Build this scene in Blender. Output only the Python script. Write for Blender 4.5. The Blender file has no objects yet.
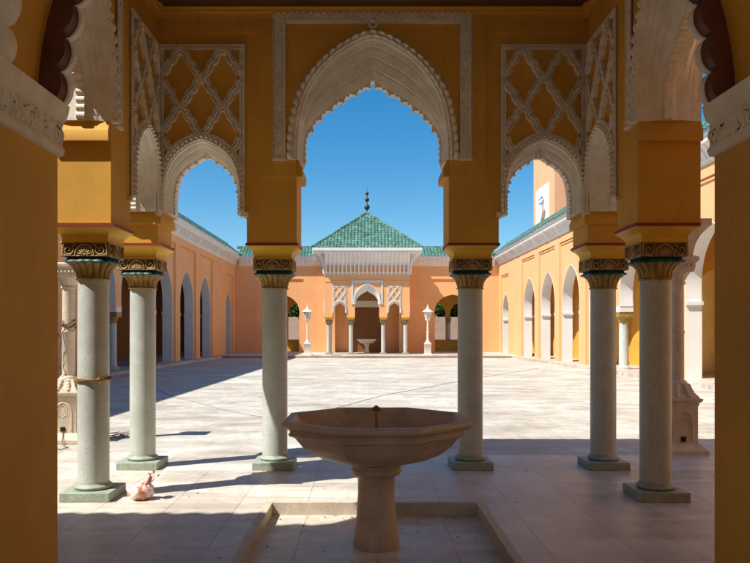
import bpy, bmesh, math, random
from mathutils import Vector, Matrix
from mathutils.geometry import tessellate_polygon
random.seed(7)
PI = math.pi
R = math.radians
sc = bpy.context.scene
COL = sc.collection

# ------------------------------------------------------------------ helpers
class MB:
    def __init__(s):
        s.v = []; s.f = []
    def vert(s, p):
        s.v.append(tuple(p)); return len(s.v) - 1
    def quad(s, a, b, c, d):
        s.f.append((a, b, c, d))
    def box(s, x0, x1, y0, y1, z0, z1):
        i = len(s.v)
        for z in (z0, z1):
            for x, y in ((x0, y0), (x1, y0), (x1, y1), (x0, y1)):
                s.v.append((x, y, z))
        for q in ((0, 3, 2, 1), (4, 5, 6, 7), (0, 1, 5, 4), (1, 2, 6, 5), (2, 3, 7, 6), (3, 0, 4, 7)):
            s.f.append(tuple(i + k for k in q))
        return s
    def grid(s, rows, closed_u=False, closed_v=False):
        n = len(rows[0]); base = len(s.v)
        for r in rows:
            s.v.extend(tuple(p) for p in r)
        m = len(rows)
        for j in range(m if closed_v else m - 1):
            for i in range(n if closed_u else n - 1):
                a = base + j * n + i; b = base + j * n + (i + 1) % n
                c = base + ((j + 1) % m) * n + (i + 1) % n; d = base + ((j + 1) % m) * n + i
                s.f.append((a, b, c, d))
        return base
    def lathe(s, prof, seg=24, c=(0, 0, 0), mod=None, cap=True):
        rows = []
        for r, z in prof:
            row = []
            for k in range(seg):
                t = 2 * PI * k / seg
                rr = r * (mod(t, z) if mod else 1)
                row.append((c[0] + rr * math.cos(t), c[1] + rr * math.sin(t), c[2] + z))
            rows.append(row)
        b = s.grid(rows, closed_u=True)
        if cap:
            s.f.append(tuple(b + k for k in range(seg - 1, -1, -1)))
            e = b + (len(rows) - 1) * seg
            s.f.append(tuple(e + k for k in range(seg)))
        return s
    def prism(s, poly, w0, w1, holes=()):
        """polygon in (u, v) extruded along local Y from w0 to w1"""
        loops = [list(poly)] + [list(h) for h in holes]
        tri = tessellate_polygon([[Vector((u, v, 0)) for u, v in l] for l in loops])
        flat = [p for l in loops for p in l]
        a = len(s.v)
        s.v.extend((u, w0, v) for u, v in flat)
        b = len(s.v)
        s.v.extend((u, w1, v) for u, v in flat)
        for t in tri:
            s.f.append(tuple(a + k for k in t)); s.f.append(tuple(b + k for k in reversed(t)))
        o = 0
        for l in loops:
            n = len(l)
            for i in range(n):
                j = (i + 1) % n
                s.f.append((a + o + i, a + o + j, b + o + j, b + o + i))
            o += n
        return s
    def sweep(s, pts, prof, n, closed=False, close_prof=True, caps=True):
        """profile (a along in-plane normal, b along n) swept along pts lying in plane with normal n"""
        n = Vector(n).normalized(); P = [Vector(p) for p in pts]; m = len(P); rows = []
        for i in range(m):
            if closed:
                t0 = (P[i] - P[i - 1]).normalized(); t1 = (P[(i + 1) % m] - P[i]).normalized()
            else:
                t0 = (P[i] - P[i - 1]).normalized() if i else (P[1] - P[0]).normalized()
                t1 = (P[i + 1] - P[i]).normalized() if i < m - 1 else t0
            t = (t0 + t1)
            t = t.normalized() if t.length > 1e-6 else t0
            N = n.cross(t)
            k = 1 / max(.4, t.dot(t1))
            rows.append([P[i] + N * (a * k) + n * b for a, b in prof])
        base = s.grid(rows, closed_u=close_prof, closed_v=closed)
        if caps and not closed and close_prof:
            q = len(prof)
            s.f.append(tuple(base + k for k in range(q - 1, -1, -1)))
            s.f.append(tuple(base + (m - 1) * q + k for k in range(q)))
        return s
    def tube(s, pts, r, seg=6, caps=True):
        P = [Vector(p) for p in pts]; m = len(P); rows = []
        up = Vector((0, 0, 1))
        t = (P[1] - P[0]).normalized()
        N = t.cross(up)
        if N.length < .05: N = t.cross(Vector((0, 1, 0)))
        N.normalize()
        for i in range(m):
            t = ((P[i + 1] if i < m - 1 else P[i]) - (P[i - 1] if i else P[i])).normalized()
            N = (N - t * N.dot(t))
            if N.length < 1e-5: N = t.orthogonal()
            N.normalize(); B = t.cross(N)
            rr = r(i / (m - 1)) if callable(r) else r
            rows.append([P[i] + (N * math.cos(2 * PI * k / seg) + B * math.sin(2 * PI * k / seg)) * rr for k in range(seg)])
        b = s.grid(rows, closed_u=True)
        if caps:
            s.f.append(tuple(b + k for k in range(seg - 1, -1, -1)))
            s.f.append(tuple(b + (m - 1) * seg + k for k in range(seg)))
        return s
    def ball(s, c, r, seg=12, rings=8, sz=1):
        prof = [(r * math.sin(PI * k / rings) + 1e-4, -r * sz * math.cos(PI * k / rings)) for k in range(rings + 1)]
        return s.lathe(prof, seg, c)
    def mirror(s):
        s.v = [(-x, y, z) for x, y, z in s.v]; s.f = [tuple(reversed(f)) for f in s.f]; return s
    def mesh(s, name, mat, angle=35, weld=False):
        me = bpy.data.meshes.new(name)
        me.from_pydata(s.v, [], s.f)
        bm = bmesh.new(); bm.from_mesh(me)
        if weld: bmesh.ops.remove_doubles(bm, verts=bm.verts, dist=1e-5)
        bmesh.ops.recalc_face_normals(bm, faces=bm.faces)
        bm.to_mesh(me); bm.free()
        for p in me.polygons: p.use_smooth = True
        me.set_sharp_from_angle(angle=R(angle))
        me.materials.append(mat)
        return me
    def build(s, name, mat, parent=None, loc=(0, 0, 0), rz=0, angle=35, weld=False, bevel=0):
        return link(name, s.mesh(name, mat, angle, weld), parent, loc, rz, bevel)

def link(name, me, parent=None, loc=(0, 0, 0), rz=0, bevel=0):
    o = bpy.data.objects.new(name, me); COL.objects.link(o)
    o.location = loc; o.rotation_euler = (0, 0, rz)
    if parent is not None: o.parent = parent
    if bevel:
        b = o.modifiers.new('bevel', 'BEVEL'); b.width = bevel; b.segments = 2; b.limit_method = 'ANGLE'; b.angle_limit = R(40)
    return o
def tag(o, label=None, cat=None, group=None, kind=None):
    if label:
        o['label'] = label
        if not kind: o['kind'] = 'thing'
    if cat: o['category'] = cat
    if group: o['group'] = group
    if kind: o['kind'] = kind
    return o
def thing(name, label, cat, loc=(0, 0, 0), rz=0, group=None):
    o = bpy.data.objects.new(name, None); COL.objects.link(o)
    o.location = loc; o.rotation_euler = (0, 0, rz); o.empty_display_size = .2
    return tag(o, label, cat, group)
def copy_tree(o, parent=None):
    c = o.copy(); COL.objects.link(c)
    if parent is not None: c.parent = parent
    for ch in list(o.children): copy_tree(ch, c)
    return c

def catmull(pts, n):
    """smooth curve through pts, resampled to n points by arc length"""
    P = [Vector((p[0], p[1])) for p in pts]
    P = [P[0] * 2 - P[1]] + P + [P[-1] * 2 - P[-2]]
    out = []
    for i in range(1, len(P) - 2):
        p0, p1, p2, p3 = P[i - 1:i + 3]
        for k in range(24):
            t = k / 24
            out.append(.5 * ((2 * p1) + (p2 - p0) * t + (2 * p0 - 5 * p1 + 4 * p2 - p3) * t * t + (3 * p1 - p0 - 3 * p2 + p3) * t ** 3))
    out.append(P[-2])
    return resample(out, n)
def resample(out, n):
    L = [0]
    for i in range(1, len(out)): L.append(L[-1] + (out[i] - out[i - 1]).length)
    res = []; j = 0
    for k in range(n):
        d = L[-1] * k / (n - 1)
        while j < len(L) - 2 and L[j + 1] < d: j += 1
        t = (d - L[j]) / max(1e-9, L[j + 1] - L[j])
        res.append(out[j].lerp(out[j + 1], min(1, max(0, t))))
    return res
def arch_curve(half, n, u0=0, v0=0):
    """half: points from right springing to apex -> full curve left to right, 2n-1 points"""
    c = catmull(half, n)
    full = [Vector((-p.x, p.y)) for p in c] + [p.copy() for p in reversed(c[:-1])]
    return [Vector((p.x + u0, p.y + v0)) for p in full]

# ------------------------------------------------------------------ materials
def mat(name, col, rough=.7, var=.12, scale=3., bump=.0, bscale=40., col2=None, fac_lo=.35, fac_hi=.7, metal=0, spec=.4, detail=6., speck=None, stretch=None, stain=None, streak=None, cells=None):
    m = bpy.data.materials.new(name); m.use_nodes = True
    nt = m.node_tree; N = nt.nodes; L = nt.links; bs = N['Principled BSDF']
    bs.inputs['Roughness'].default_value = rough; bs.inputs['Metallic'].default_value = metal
    bs.inputs['Specular IOR Level'].default_value = spec
    tc = N.new('ShaderNodeNewGeometry')
    src = tc.outputs['Position']
    if stretch:
        mp = N.new('ShaderNodeMapping'); mp.inputs['Scale'].default_value = stretch
        L.new(src, mp.inputs['Vector']); src = mp.outputs['Vector']
    nz = N.new('ShaderNodeTexNoise'); nz.inputs['Scale'].default_value = scale; nz.inputs['Detail'].default_value = detail
    nz.inputs['Roughness'].default_value = .6
    L.new(src, nz.inputs['Vector'])
    ra = N.new('ShaderNodeValToRGB')
    c2 = col2 or tuple(c * (1 - 2 * var) for c in col)
    ra.color_ramp.elements[0].position = fac_lo; ra.color_ramp.elements[1].position = fac_hi
    ra.color_ramp.elements[0].color = (*c2, 1); ra.color_ramp.elements[1].color = (*col, 1)
    L.new(nz.outputs['Fac'], ra.inputs['Fac'])
    out = ra.outputs['Color']
    if speck:
        n2 = N.new('ShaderNodeTexNoise'); n2.inputs['Scale'].default_value = speck[1]; n2.inputs['Detail'].default_value = 2
        L.new(tc.outputs['Position'], n2.inputs['Vector'])
        r2 = N.new('ShaderNodeValToRGB'); r2.color_ramp.elements[0].position = speck[2]; r2.color_ramp.elements[1].position = speck[2] + .12
        mx = N.new('ShaderNodeMix'); mx.data_type = 'RGBA'
        L.new(n2.outputs['Fac'], r2.inputs['Fac']); L.new(r2.outputs['Color'], mx.inputs['Factor'])
        L.new(out, mx.inputs['A']); mx.inputs['B'].default_value = (*speck[0], 1); out = mx.outputs['Result']
    if stain:
        n3 = N.new('ShaderNodeTexNoise'); n3.inputs['Scale'].default_value = stain[1]; n3.inputs['Detail'].default_value = 8; n3.inputs['Roughness'].default_value = .7
        mp3 = N.new('ShaderNodeMapping'); mp3.inputs['Scale'].default_value = stain[3] if len(stain) > 3 else (1, 1, 1)
        L.new(tc.outputs['Position'], mp3.inputs['Vector']); L.new(mp3.outputs['Vector'], n3.inputs['Vector'])
        r3 = N.new('ShaderNodeValToRGB'); r3.color_ramp.elements[0].position = stain[2]; r3.color_ramp.elements[1].position = stain[2] + .2
        r3.color_ramp.elements[1].color = (.55, .55, .55, 1)
        mx = N.new('ShaderNodeMix'); mx.data_type = 'RGBA'
        L.new(n3.outputs['Fac'], r3.inputs['Fac']); L.new(r3.outputs['Color'], mx.inputs['Factor'])
        L.new(out, mx.inputs['A']); mx.inputs['B'].default_value = (*stain[0], 1); out = mx.outputs['Result']
    if streak:      # rain streaks and faded patches: colour, horizontal scale, threshold, strength
        q = N.new('ShaderNodeMapping'); q.inputs['Scale'].default_value = (streak[1], streak[1], streak[1] * .12)
        L.new(tc.outputs['Position'], q.inputs['Vector'])
        n4 = N.new('ShaderNodeTexNoise'); n4.inputs['Scale'].default_value = 1; n4.inputs['Detail'].default_value = 9; n4.inputs['Roughness'].default_value = .72
        L.new(q.outputs['Vector'], n4.inputs['Vector'])
        r4 = N.new('ShaderNodeValToRGB'); r4.color_ramp.elements[0].position = streak[2]; r4.color_ramp.elements[1].position = streak[2] + .16
        k = streak[3]; r4.color_ramp.elements[1].color = (k, k, k, 1)
        L.new(n4.outputs['Fac'], r4.inputs['Fac'])
        mx = N.new('ShaderNodeMix'); mx.data_type = 'RGBA'; L.new(r4.outputs['Color'], mx.inputs['Factor'])
        L.new(out, mx.inputs['A']); mx.inputs['B'].default_value = (*streak[0], 1); out = mx.outputs['Result']
    if cells:
        vo = N.new('ShaderNodeTexVoronoi'); vo.inputs['Scale'].default_value = cells[0]
        L.new(tc.outputs['Position'], vo.inputs['Vector'])
        sep = N.new('ShaderNodeSeparateColor'); L.new(vo.outputs['Color'], sep.inputs['Color'])
        mr = N.new('ShaderNodeMapRange'); mr.inputs['To Min'].default_value = 1 - cells[1]; mr.inputs['To Max'].default_value = 1 + cells[1] * .7
        L.new(sep.outputs['Red'], mr.inputs['Value'])
        mx = N.new('ShaderNodeMix'); mx.data_type = 'RGBA'; mx.blend_type = 'MULTIPLY'; mx.inputs['Factor'].default_value = 1
        L.new(out, mx.inputs['A']); L.new(mr.outputs['Result'], mx.inputs['B']); out = mx.outputs['Result']
    L.new(out, bs.inputs['Base Color'])
    if bump:
        nb = N.new('ShaderNodeTexNoise'); nb.inputs['Scale'].default_value = bscale; nb.inputs['Detail'].default_value = 5
        L.new(tc.outputs['Position'], nb.inputs['Vector'])
        bp = N.new('ShaderNodeBump'); bp.inputs['Strength'].default_value = bump; bp.inputs['Distance'].default_value = .02
        L.new(nb.outputs['Fac'], bp.inputs['Height']); L.new(bp.outputs['Normal'], bs.inputs['Normal'])
    return m

M = {}
M['ochre'] = mat('ochre_plaster', (.73, .395, .052), .75, .08, 1.3, .07, 25., stain=((.58, .285, .042), 1.7, .49, (1, 1, .4)), streak=((.47, .25, .06), 5., .55, .55))
M['orange'] = mat('orange_plaster', (.88, .465, .20), .8, .05, .6, .14, 14., stain=((.74, .34, .14), .9, .52, (1, 1, .3)), streak=((.74, .46, .28), 2.2, .55, .6))
M['apricot'] = mat('sunlit_wing_plaster', (.82, .445, .20), .8, .05, .6, .14, 14., stain=((.78, .39, .17), .9, .54, (1, 1, .3)), streak=((.74, .44, .25), 2.2, .58, .5))  # copy of the orange plaster, toned for the sunlit wing
M['stucco'] = mat('carved_stucco', (.90, .84, .71), .75, .10, 6., .25, 60.)
M['stucco_dirty'] = mat('weathered_stucco', (.90, .83, .68), .8, .10, 7., .3, 45.)
M['white'] = mat('white_plaster', (.82, .80, .76), .75, .05, 1.2, .1, 30., stain=((.68, .63, .56), 1.5, .56, (1, 1, .3)), streak=((.58, .53, .47), 2.5, .60, .5))
M['cream'] = mat('cream_stone', (.70, .60, .46), .75, .1, 8., .35, 50.)
M['red'] = mat('dark_red_paint', (.30, .03, .015), .6, .1)
M['maroon'] = mat('dark_red_brown', (.15, .04, .015), .6, .2)  # flat dark red-brown for the camera side of the lobed rib
M['yellow'] = mat('yellow_ochre_paint', (.82, .50, .05), .65, .06)
M['gold'] = mat('aged_gold_paint', (.48, .31, .08), .5, .25, 14., .3, 60.)
M['gold_light'] = mat('pale_gold_relief', (.50, .34, .13), .5, .15, 14., .2, 60.)
M['brown'] = mat('dark_brown_ground', (.15, .08, .035), .6, .25, 20.)
M['teal'] = mat('teal_paint', (.012, .095, .10), .5, .2, 20.)
M['column'] = mat('speckled_green_marble', (.56, .60, .55), .42, .10, 5., .05, 120., speck=((.37, .42, .37), 90., .53), spec=.45, stain=((.40, .43, .37), 3.0, .50, (1, 1, .6)), streak=((.66, .66, .60), 9., .60, .6))
M['plinth'] = mat('green_marble_plinth', (.40, .46, .38), .5, .15, 14., .2, 80., speck=((.22, .27, .2), 95., .55))
M['fount'] = mat('beige_marble', (.62, .455, .305), .5, .14, 5., .10, 60., spec=.35, stain=((.43, .30, .19), 4., .48, (1, 1, 2)), streak=((.74, .62, .48), 9., .58, .6))
M['kerb'] = mat('tan_stone', (.62, .53, .41), .6, .12, 7., .2, 50.)
M['brass'] = mat('brass', (.42, .27, .07), .35, .1, metal=.8)
M['bronze'] = mat('dark_bronze', (.10, .055, .03), .4, .2, metal=.6)
M['rope'] = mat('straw_rope', (.36, .19, .04), .9, .2, 60., .5, 200.)
M['cable'] = mat('dusty_cable', (.30, .27, .24), .7, .1)
M['wire'] = mat('brown_wire', (.17, .10, .055), .7, .1)
M['black'] = mat('black_socket', (.012, .010, .009), .5, .1)
M['lamp'] = mat('white_lamp_paint', (.80, .70, .57), .5, .04)
M['lampglass'] = mat('frosted_glass', (.62, .60, .56), .25, .04)
M['wood'] = mat('dark_wood', (.14, .06, .022), .55, .25, 6., .2, 30., stretch=(1, 12, 12))
M['wallpink'] = mat('pinkish_wall', (.56, .40, .32), .8, .1, 2.)
M['bark'] = mat('bark', (.12, .085, .055), .9, .2, 8., .5, 30.)
M['shade_brown'] = mat('shade_brown_plaster', (.30, .15, .05), .8, .1, 1.)  # ochre darkened to put interior shade into the left arcade
M['hallwall'] = mat('warm_bounce_plaster', (.76, .52, .24), .8, .05, 1.)  # yellow tone picked so the unseen hall bounces warm light

def tiles_mat():
    m = mat('green_glazed_tiles', (.12, .265, .20), .36, .22, 4., .08, 30., spec=.5, speck=((.17, .32, .25), 6., .56), cells=(3.6, .35), streak=((.08, .15, .12), 1.2, .56, .4))
    return m
M['tile'] = tiles_mat()

def paving(name, cA, cB, cM, bw, rh, mortar, warm=None, rough=.45, streak=(.35, 2.2, 1), rot=0, offs=(0, 0, 0)):
    m = bpy.data.materials.new(name); m.use_nodes = True
    nt = m.node_tree; N = nt.nodes; L = nt.links; bs = N['Principled BSDF']
    g = N.new('ShaderNodeNewGeometry')
    mp = N.new('ShaderNodeMapping'); mp.inputs['Rotation'].default_value = (0, 0, rot); mp.inputs['Location'].default_value = offs
    L.new(g.outputs['Position'], mp.inputs['Vector'])
    br = N.new('ShaderNodeTexBrick'); br.offset = .5
    br.inputs['Scale'].default_value = 1; br.inputs['Brick Width'].default_value = bw; br.inputs['Row Height'].default_value = rh
    br.inputs['Mortar Size'].default_value = mortar; br.inputs['Mortar Smooth'].default_value = .3; br.inputs['Bias'].default_value = 0
    br.inputs['Color1'].default_value = (*cA, 1); br.inputs['Color2'].default_value = (*cB, 1); br.inputs['Mortar'].default_value = (*cM, 1)
    L.new(mp.outputs['Vector'], br.inputs['Vector'])
    def noise(scale, st, detail=8, rg=.65, dist=0):
        q = N.new('ShaderNodeMapping'); q.inputs['Scale'].default_value = st
        L.new(g.outputs['Position'], q.inputs['Vector'])
        n = N.new('ShaderNodeTexNoise'); n.inputs['Scale'].default_value = scale; n.inputs['Detail'].default_value = detail
        n.inputs['Roughness'].default_value = rg; n.inputs['Distortion'].default_value = dist
        L.new(q.outputs['Vector'], n.inputs['Vector']); return n
    def ramp(n, lo, hi, a, b):
        r = N.new('ShaderNodeValToRGB'); r.color_ramp.elements[0].position = lo; r.color_ramp.elements[1].position = hi
        r.color_ramp.elements[0].color = (*a, 1); r.color_ramp.elements[1].color = (*b, 1)
        L.new(n.outputs['Fac'], r.inputs['Fac']); return r
    def mul(a, b, f=1, mode='MULTIPLY'):
        x = N.new('ShaderNodeMix'); x.data_type = 'RGBA'; x.blend_type = mode
        x.inputs['Factor'].default_value = f
        L.new(a, x.inputs['A']); L.new(b, x.inputs['B']); return x.outputs['Result']
    n1 = noise(1.0, streak, 9, .68, .6); r1 = ramp(n1, .36, .58, (.70, .675, .64), (1, 1, 1))
    n2 = noise(.35, (1, 1, 1), 6); r2 = ramp(n2, .35, .66, (.82, .78, .75), (1, 1, 1))
    n3 = noise(9, (1, 1, 1), 8, .75); r3 = ramp(n3, .30, .46, (.60, .57, .50), (1, 1, 1))
    c = mul(br.outputs['Color'], r1.outputs['Color']); c = mul(c, r2.outputs['Color']); c = mul(c, r3.outputs['Color'], .7)
    n4 = noise(2.3, (1, .6, 1), 7, .7, 1.2); r4 = ramp(n4, .44, .60, (.82, .80, .75), (1.0, 1.0, 1.0)); c = mul(c, r4.outputs['Color'], .8)
    L.new(c, bs.inputs['Base Color'])
    rr = N.new('ShaderNodeMapRange'); rr.inputs['To Min'].default_value = rough - .12; rr.inputs['To Max'].default_value = rough + .2
    L.new(n1.outputs['Fac'], rr.inputs['Value']); L.new(rr.outputs['Result'], bs.inputs['Roughness'])
    bs.inputs['Specular IOR Level'].default_value = .4
    b = N.new('ShaderNodeBump'); b.inputs['Strength'].default_value = .25; b.inputs['Distance'].default_value = .006; b.invert = True
    L.new(br.outputs['Fac'], b.inputs['Height']); L.new(b.outputs['Normal'], bs.inputs['Normal'])
    return m
M['floor'] = paving('pink_marble_slabs', (.84, .81, .735), (.76, .715, .64), (.44, .36, .30), 1.25, .62, .004, rough=.40, rot=PI/2)
M['court'] = paving('white_marble_paving', (.72, .705, .64), (.61, .595, .535), (.52, .49, .44), .9, .45, .007, rough=.55, streak=(.6, 1.25, 1))
M['walk'] = paving('walkway_marble', (.70, .66, .60), (.66, .62, .56), (.40, .36, .32), 1.0, .5, .008)
M['ground'] = mat('dry_earth', (.36, .27, .19), .9, .15, .6, .4, 8.)
def leafmat():
    m = mat('tree_leaves', (.06, .10, .022), .85, .3, 1.2, spec=.08)
    return m
M['leaf'] = leafmat()

# ------------------------------------------------------------------ layout
EYE = 1.6; CX = -.0765; F = 720.; VX, VY = 366., 330.
YF = 8.14            # inner face of the near pavilion's front wall
XS = 2.43            # inner face of its side walls
YC = 5.78            # centre of its big side arches
TH = .58
WX = 10.15           # courtyard wing facade
YFAR = 55.5          # far gallery facade
YP = 50.75           # outer face of the far pavilion's front wall
ZP = -.10            # far platform level
def fz(y):           # courtyard floor falls gently away for drainage
    return 0 if y < 9.2 else -.25 * (y - 9.2) / (47.5 - 9.2)
def gp(px, py, dz=.0):
    d = 10.
    for _ in range(20): d = (EYE - fz(d)) * F / (py - VY)
    return Vector((CX + (px - VX) * d / F, d, fz(d) + dz))

# ================================================================== SETTING
g = MB(); g.box(-900, 900, -900, 900, -1.2, -.6)
tag(g.build('ground', M['ground']), kind='structure')
f = MB()
# pavilion / hall floor with the sunken fountain pit left open
X0, X1, Y0, Y1 = -.955, .955, 4.745, 6.655
f.prism([(-10.1, -6), (10.1, -6), (10.1, 9.2), (-10.1, 9.2)], 0, 1, holes=[[(X0, Y0), (X1, Y0), (X1, Y1), (X0, Y1)]])
f.v = [(x, z, -y * .2) for x, y, z in f.v]
tag(f.build('pavilion_floor', M['floor']), kind='structure')
c = MB()
rows = []
for y in [9.2 + k * (47.5 - 9.2) / 20 for k in range(21)]:
    rows.append([(-9.55, y, fz(y)), (9.55, y, fz(y))])
c.grid(rows)
n0 = len(c.v)
c.grid([[(x, y, z - .3) for x, y, z in r] for r in rows])
c.grid([[(r[0][0], r[0][1], r[0][2]), (r[0][0], r[0][1], r[0][2] - .3)] for r in rows])
c.grid([[(r[1][0], r[1][1], r[1][2]), (r[1][0], r[1][1], r[1][2] - .3)] for r in rows])
tag(c.build('courtyard', M['court']), kind='structure')
w = MB()
for s in (-1, 1):
    for k in range(20):
        ya = 9.2 + k * (47.5 - 9.2) / 20; yb = 9.2 + (k + 1) * (47.5 - 9.2) / 20
        i = len(w.v)
        for y in (ya, yb):
            for x, z in ((9.55, fz(y) - .3), (9.55, fz(y) + .13), (15.2, fz(y) + .13), (15.2, fz(y) - .3)):
                w.v.append((s * x, y, z))
        for a in range(4):
            b = (a + 1) % 4; w.f.append((i + a, i + b, i + 4 + b, i + 4 + a))
w.box(-15.2, 15.2, 47.5, 62.5, -.6, ZP - .012)
w.box(-2.5, 2.5, 48.9, 50.2, -.5, ZP + .0)
tag(w.build('walkway', M['walk'], bevel=0), kind='structure')

rc = MB().box(-14, 14, -40, -6.001, -.4, -.004); tag(rc.build('rear_fill_court', M['court']), kind='structure')  # unseen court added so sunlit paving throws light into the hall
# ================================================================== PAVILION
BIG = dict(rim=[(.97, 0), (.955, .30), (.88, .70), (.72, .99), (.51, 1.21), (.29, 1.36), (.12, 1.44), (0, 1.47)],
           c0=[(.845, 0), (.835, .30), (.765, .66), (.63, .915), (.45, 1.12), (.26, 1.25), (.10, 1.33), (0, 1.35)],
           tee=[(.80, 0), (.79, .29), (.72, .43), (.62, .56), (.475, .68), (.34, .775), (.225, .84), (.10, .905), (0, .985)])
SML = dict(rim=[(.47, 0), (.465, .30), (.42, .53), (.32, .69), (.20, .79), (.08, .845), (0, .865)],
           c0=[(.425, 0), (.42, .28), (.375, .49), (.285, .63), (.17, .725), (.07, .775), (0, .795)],
           tee=[(.38, 0), (.377, .27), (.335, .435), (.245, .55), (.135, .625), (.05, .68), (0, .73)])
for A_ in (BIG, SML):    # opening cut in the walls, hidden behind the archivolt
    A_['cut'] = [(a[0] * .78 + b[0] * .22, a[1] * .78 + b[1] * .22) for a, b in zip(catmull(A_['c0'], 24), catmull(A_['rim'], 24))]
ZB, ZS = 3.52, 2.93        # springing of the big and of the small arches
ZT, ZPIER = 5.25, 2.582
PC = 1.9275                # centre of the front lattice bays
def notch(half, z, u0, k=.0):
    return [(p.x, p.y) for p in arch_curve(half, 30, u0, z)]

def lower_edge(segs):
    return segs
def front_wall():
    e = [(-3.01, ZPIER), (-2.43, ZPIER), (-2.43, ZS)] + notch(SML['cut'], ZS, -PC) + [(-1.425, ZS), (-1.425, ZPIER), (-.86, ZPIER), (-.86, ZB)]
    e += notch(BIG['cut'], ZB, 0)
    e += [(.86, ZB), (.86, ZPIER), (1.425, ZPIER), (1.425, ZS)] + notch(SML['cut'], ZS, PC) + [(2.43, ZS), (2.43, ZPIER), (3.01, ZPIER)]
    e += [(3.01, ZT), (-3.01, ZT)]
    return MB().prism(e, 0, TH)
def side_wall():           # u runs from the rear (-1.78) to the front wall (2.36)
    e = [(-1.78, -.15), (-.86, -.15), (-.86, ZB)] + notch(BIG['cut'], ZB, 0)
    e += [(.86, ZB), (.86, ZPIER), (1.39, ZPIER), (1.39, ZS)] + notch(SML['cut'], ZS, 1.875) + [(2.357, ZS), (2.357, ZT), (-1.78, ZT)]
    return MB().prism(e, 0, TH)

STEPS = [(0, .0), (.0, .03), (.13, .040), (.16, .062), (.19, .066), (.19, .056), (.40, .085), (.43, .112), (.47, .116), (.47, .106), (.70, .130), (.73, .155), (.77, .158), (.77, .150), (1, .20)]
def intrados(a, z):
    """fluted loft from the face of the wall down to the scalloped teeth in mid wall and out again"""
    c0 = arch_curve(a['c0'], 41, 0, z); te = arch_curve(a['tee'], 41, 0, z)
    prof = STEPS + [(1, .30)] + [(s, TH - w) for s, w in reversed(STEPS)]
    m = MB(); rows = []
    for s, w in prof:
        rows.append([(c0[i].x * .997 * (1 - s) + te[i].x * s, w, c0[i].y * (1 - s) + te[i].y * s) for i in range(len(c0))])
    m.grid(rows)
    # soffit ends
    for i in (0, -1):
        b = len(m.v); m.v.extend(r[i] for r in rows); m.f.append(tuple(b + k for k in range(len(rows))))
    return m
def teeth(a, z, big):
    n = 181 if not big else 361
    te = arch_curve(a['tee'], n, 0, z); m = MB(); rows = []
    L = 0; S = [0]
    for i in range(1, len(te)):
        L += (te[i] - te[i - 1]).length; S.append(L)
    per = L / round(L / (.17 if big else .115)); 
    for i, p in enumerate(te):
        t = (te[min(i + 1, len(te) - 1)] - te[max(i - 1, 0)]).normalized()
        nn = Vector((t.y, -t.x))               # towards the opening
        d = abs(S[i] - L / 2)                  # distance from the apex
        ph = ((d + .5 * per) % per) / per
        q = abs(ph - .0) if ph < .5 else 1 - ph   # 0 at pendant
        edge = 1 if d > L * .36 else 0
        if edge:
            q2 = (d % (per * .42)) / (per * .42)
            off = .010 + .022 * math.sin(PI * q2) ** .6
        else:
            if q < .07: off = .060
            elif q < .14: off = .036
            else:
                x = (q - .17) / .33
                off = .010 + .022 * abs(math.cos(PI * 1.0 * x)) ** 2
            if d < per * .3: off *= .6
        if not big: off *= .72
        rows.append((p, nn, off))
    k = 1
    A = [[(p.x - nn.x * .02, w, p.y - nn.y * .02) for p, nn, o in rows] for w in (.215,)]
    g1 = [(p.x - nn.x * .02, .212, p.y - nn.y * .02) for p, nn, o in rows]
    g2 = [(p.x + nn.x * o, .212, p.y + nn.y * o) for p, nn, o in rows]
    g3 = [(p.x + nn.x * o, .288, p.y + nn.y * o) for p, nn, o in rows]
    g4 = [(p.x - nn.x * .02, .288, p.y - nn.y * .02) for p, nn, o in rows]
    m.grid([g1, g2, g3, g4])
    return m
def beads(a, z, per):
    n = 40 * 9 + 1 if per > .07 else 40 * 7 + 1
    c0 = arch_curve(a['c0'], n, 0, z); rm = arch_curve(a['rim'], n, 0, z)
    m = MB(); L = 0; cols = []
    tot = sum((rm[i] - rm[i - 1]).length for i in range(1, len(rm)))
    per = tot / round(tot / per)
    for i in range(len(rm)):
        if i: L += (rm[i] - rm[i - 1]).length
        b = abs(math.sin(PI * L / per)) ** .55; b2 = abs(math.cos(PI * L / per)) ** .55
        pr = [(-.01, .0), (-.01, -.020), (.08, -.030), (.14, -.022), (.20, -.024 - .016 * b2), (.32, -.040 - .020 * b2), (.42, -.030 - .006 * b2), (.45, -.022), (.52, -.044 * (.3 + .7 * b)), (.72, -.074 * (.25 + .75 * b)), (.92, -.050 * (.25 + .75 * b)), (.78 + .30 * b, -.014), (.78 + .30 * b, .01)]
        cols.append([(c0[i].x * (1 - s) + rm[i].x * s, w, c0[i].y * (1 - s) + rm[i].y * s) for s, w in pr])
    m.grid(cols)
    for c in (cols[0], cols[-1]):
        q = len(m.v); m.v.extend(c); m.f.append(tuple(q + k for k in range(len(c))))
    return m
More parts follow.
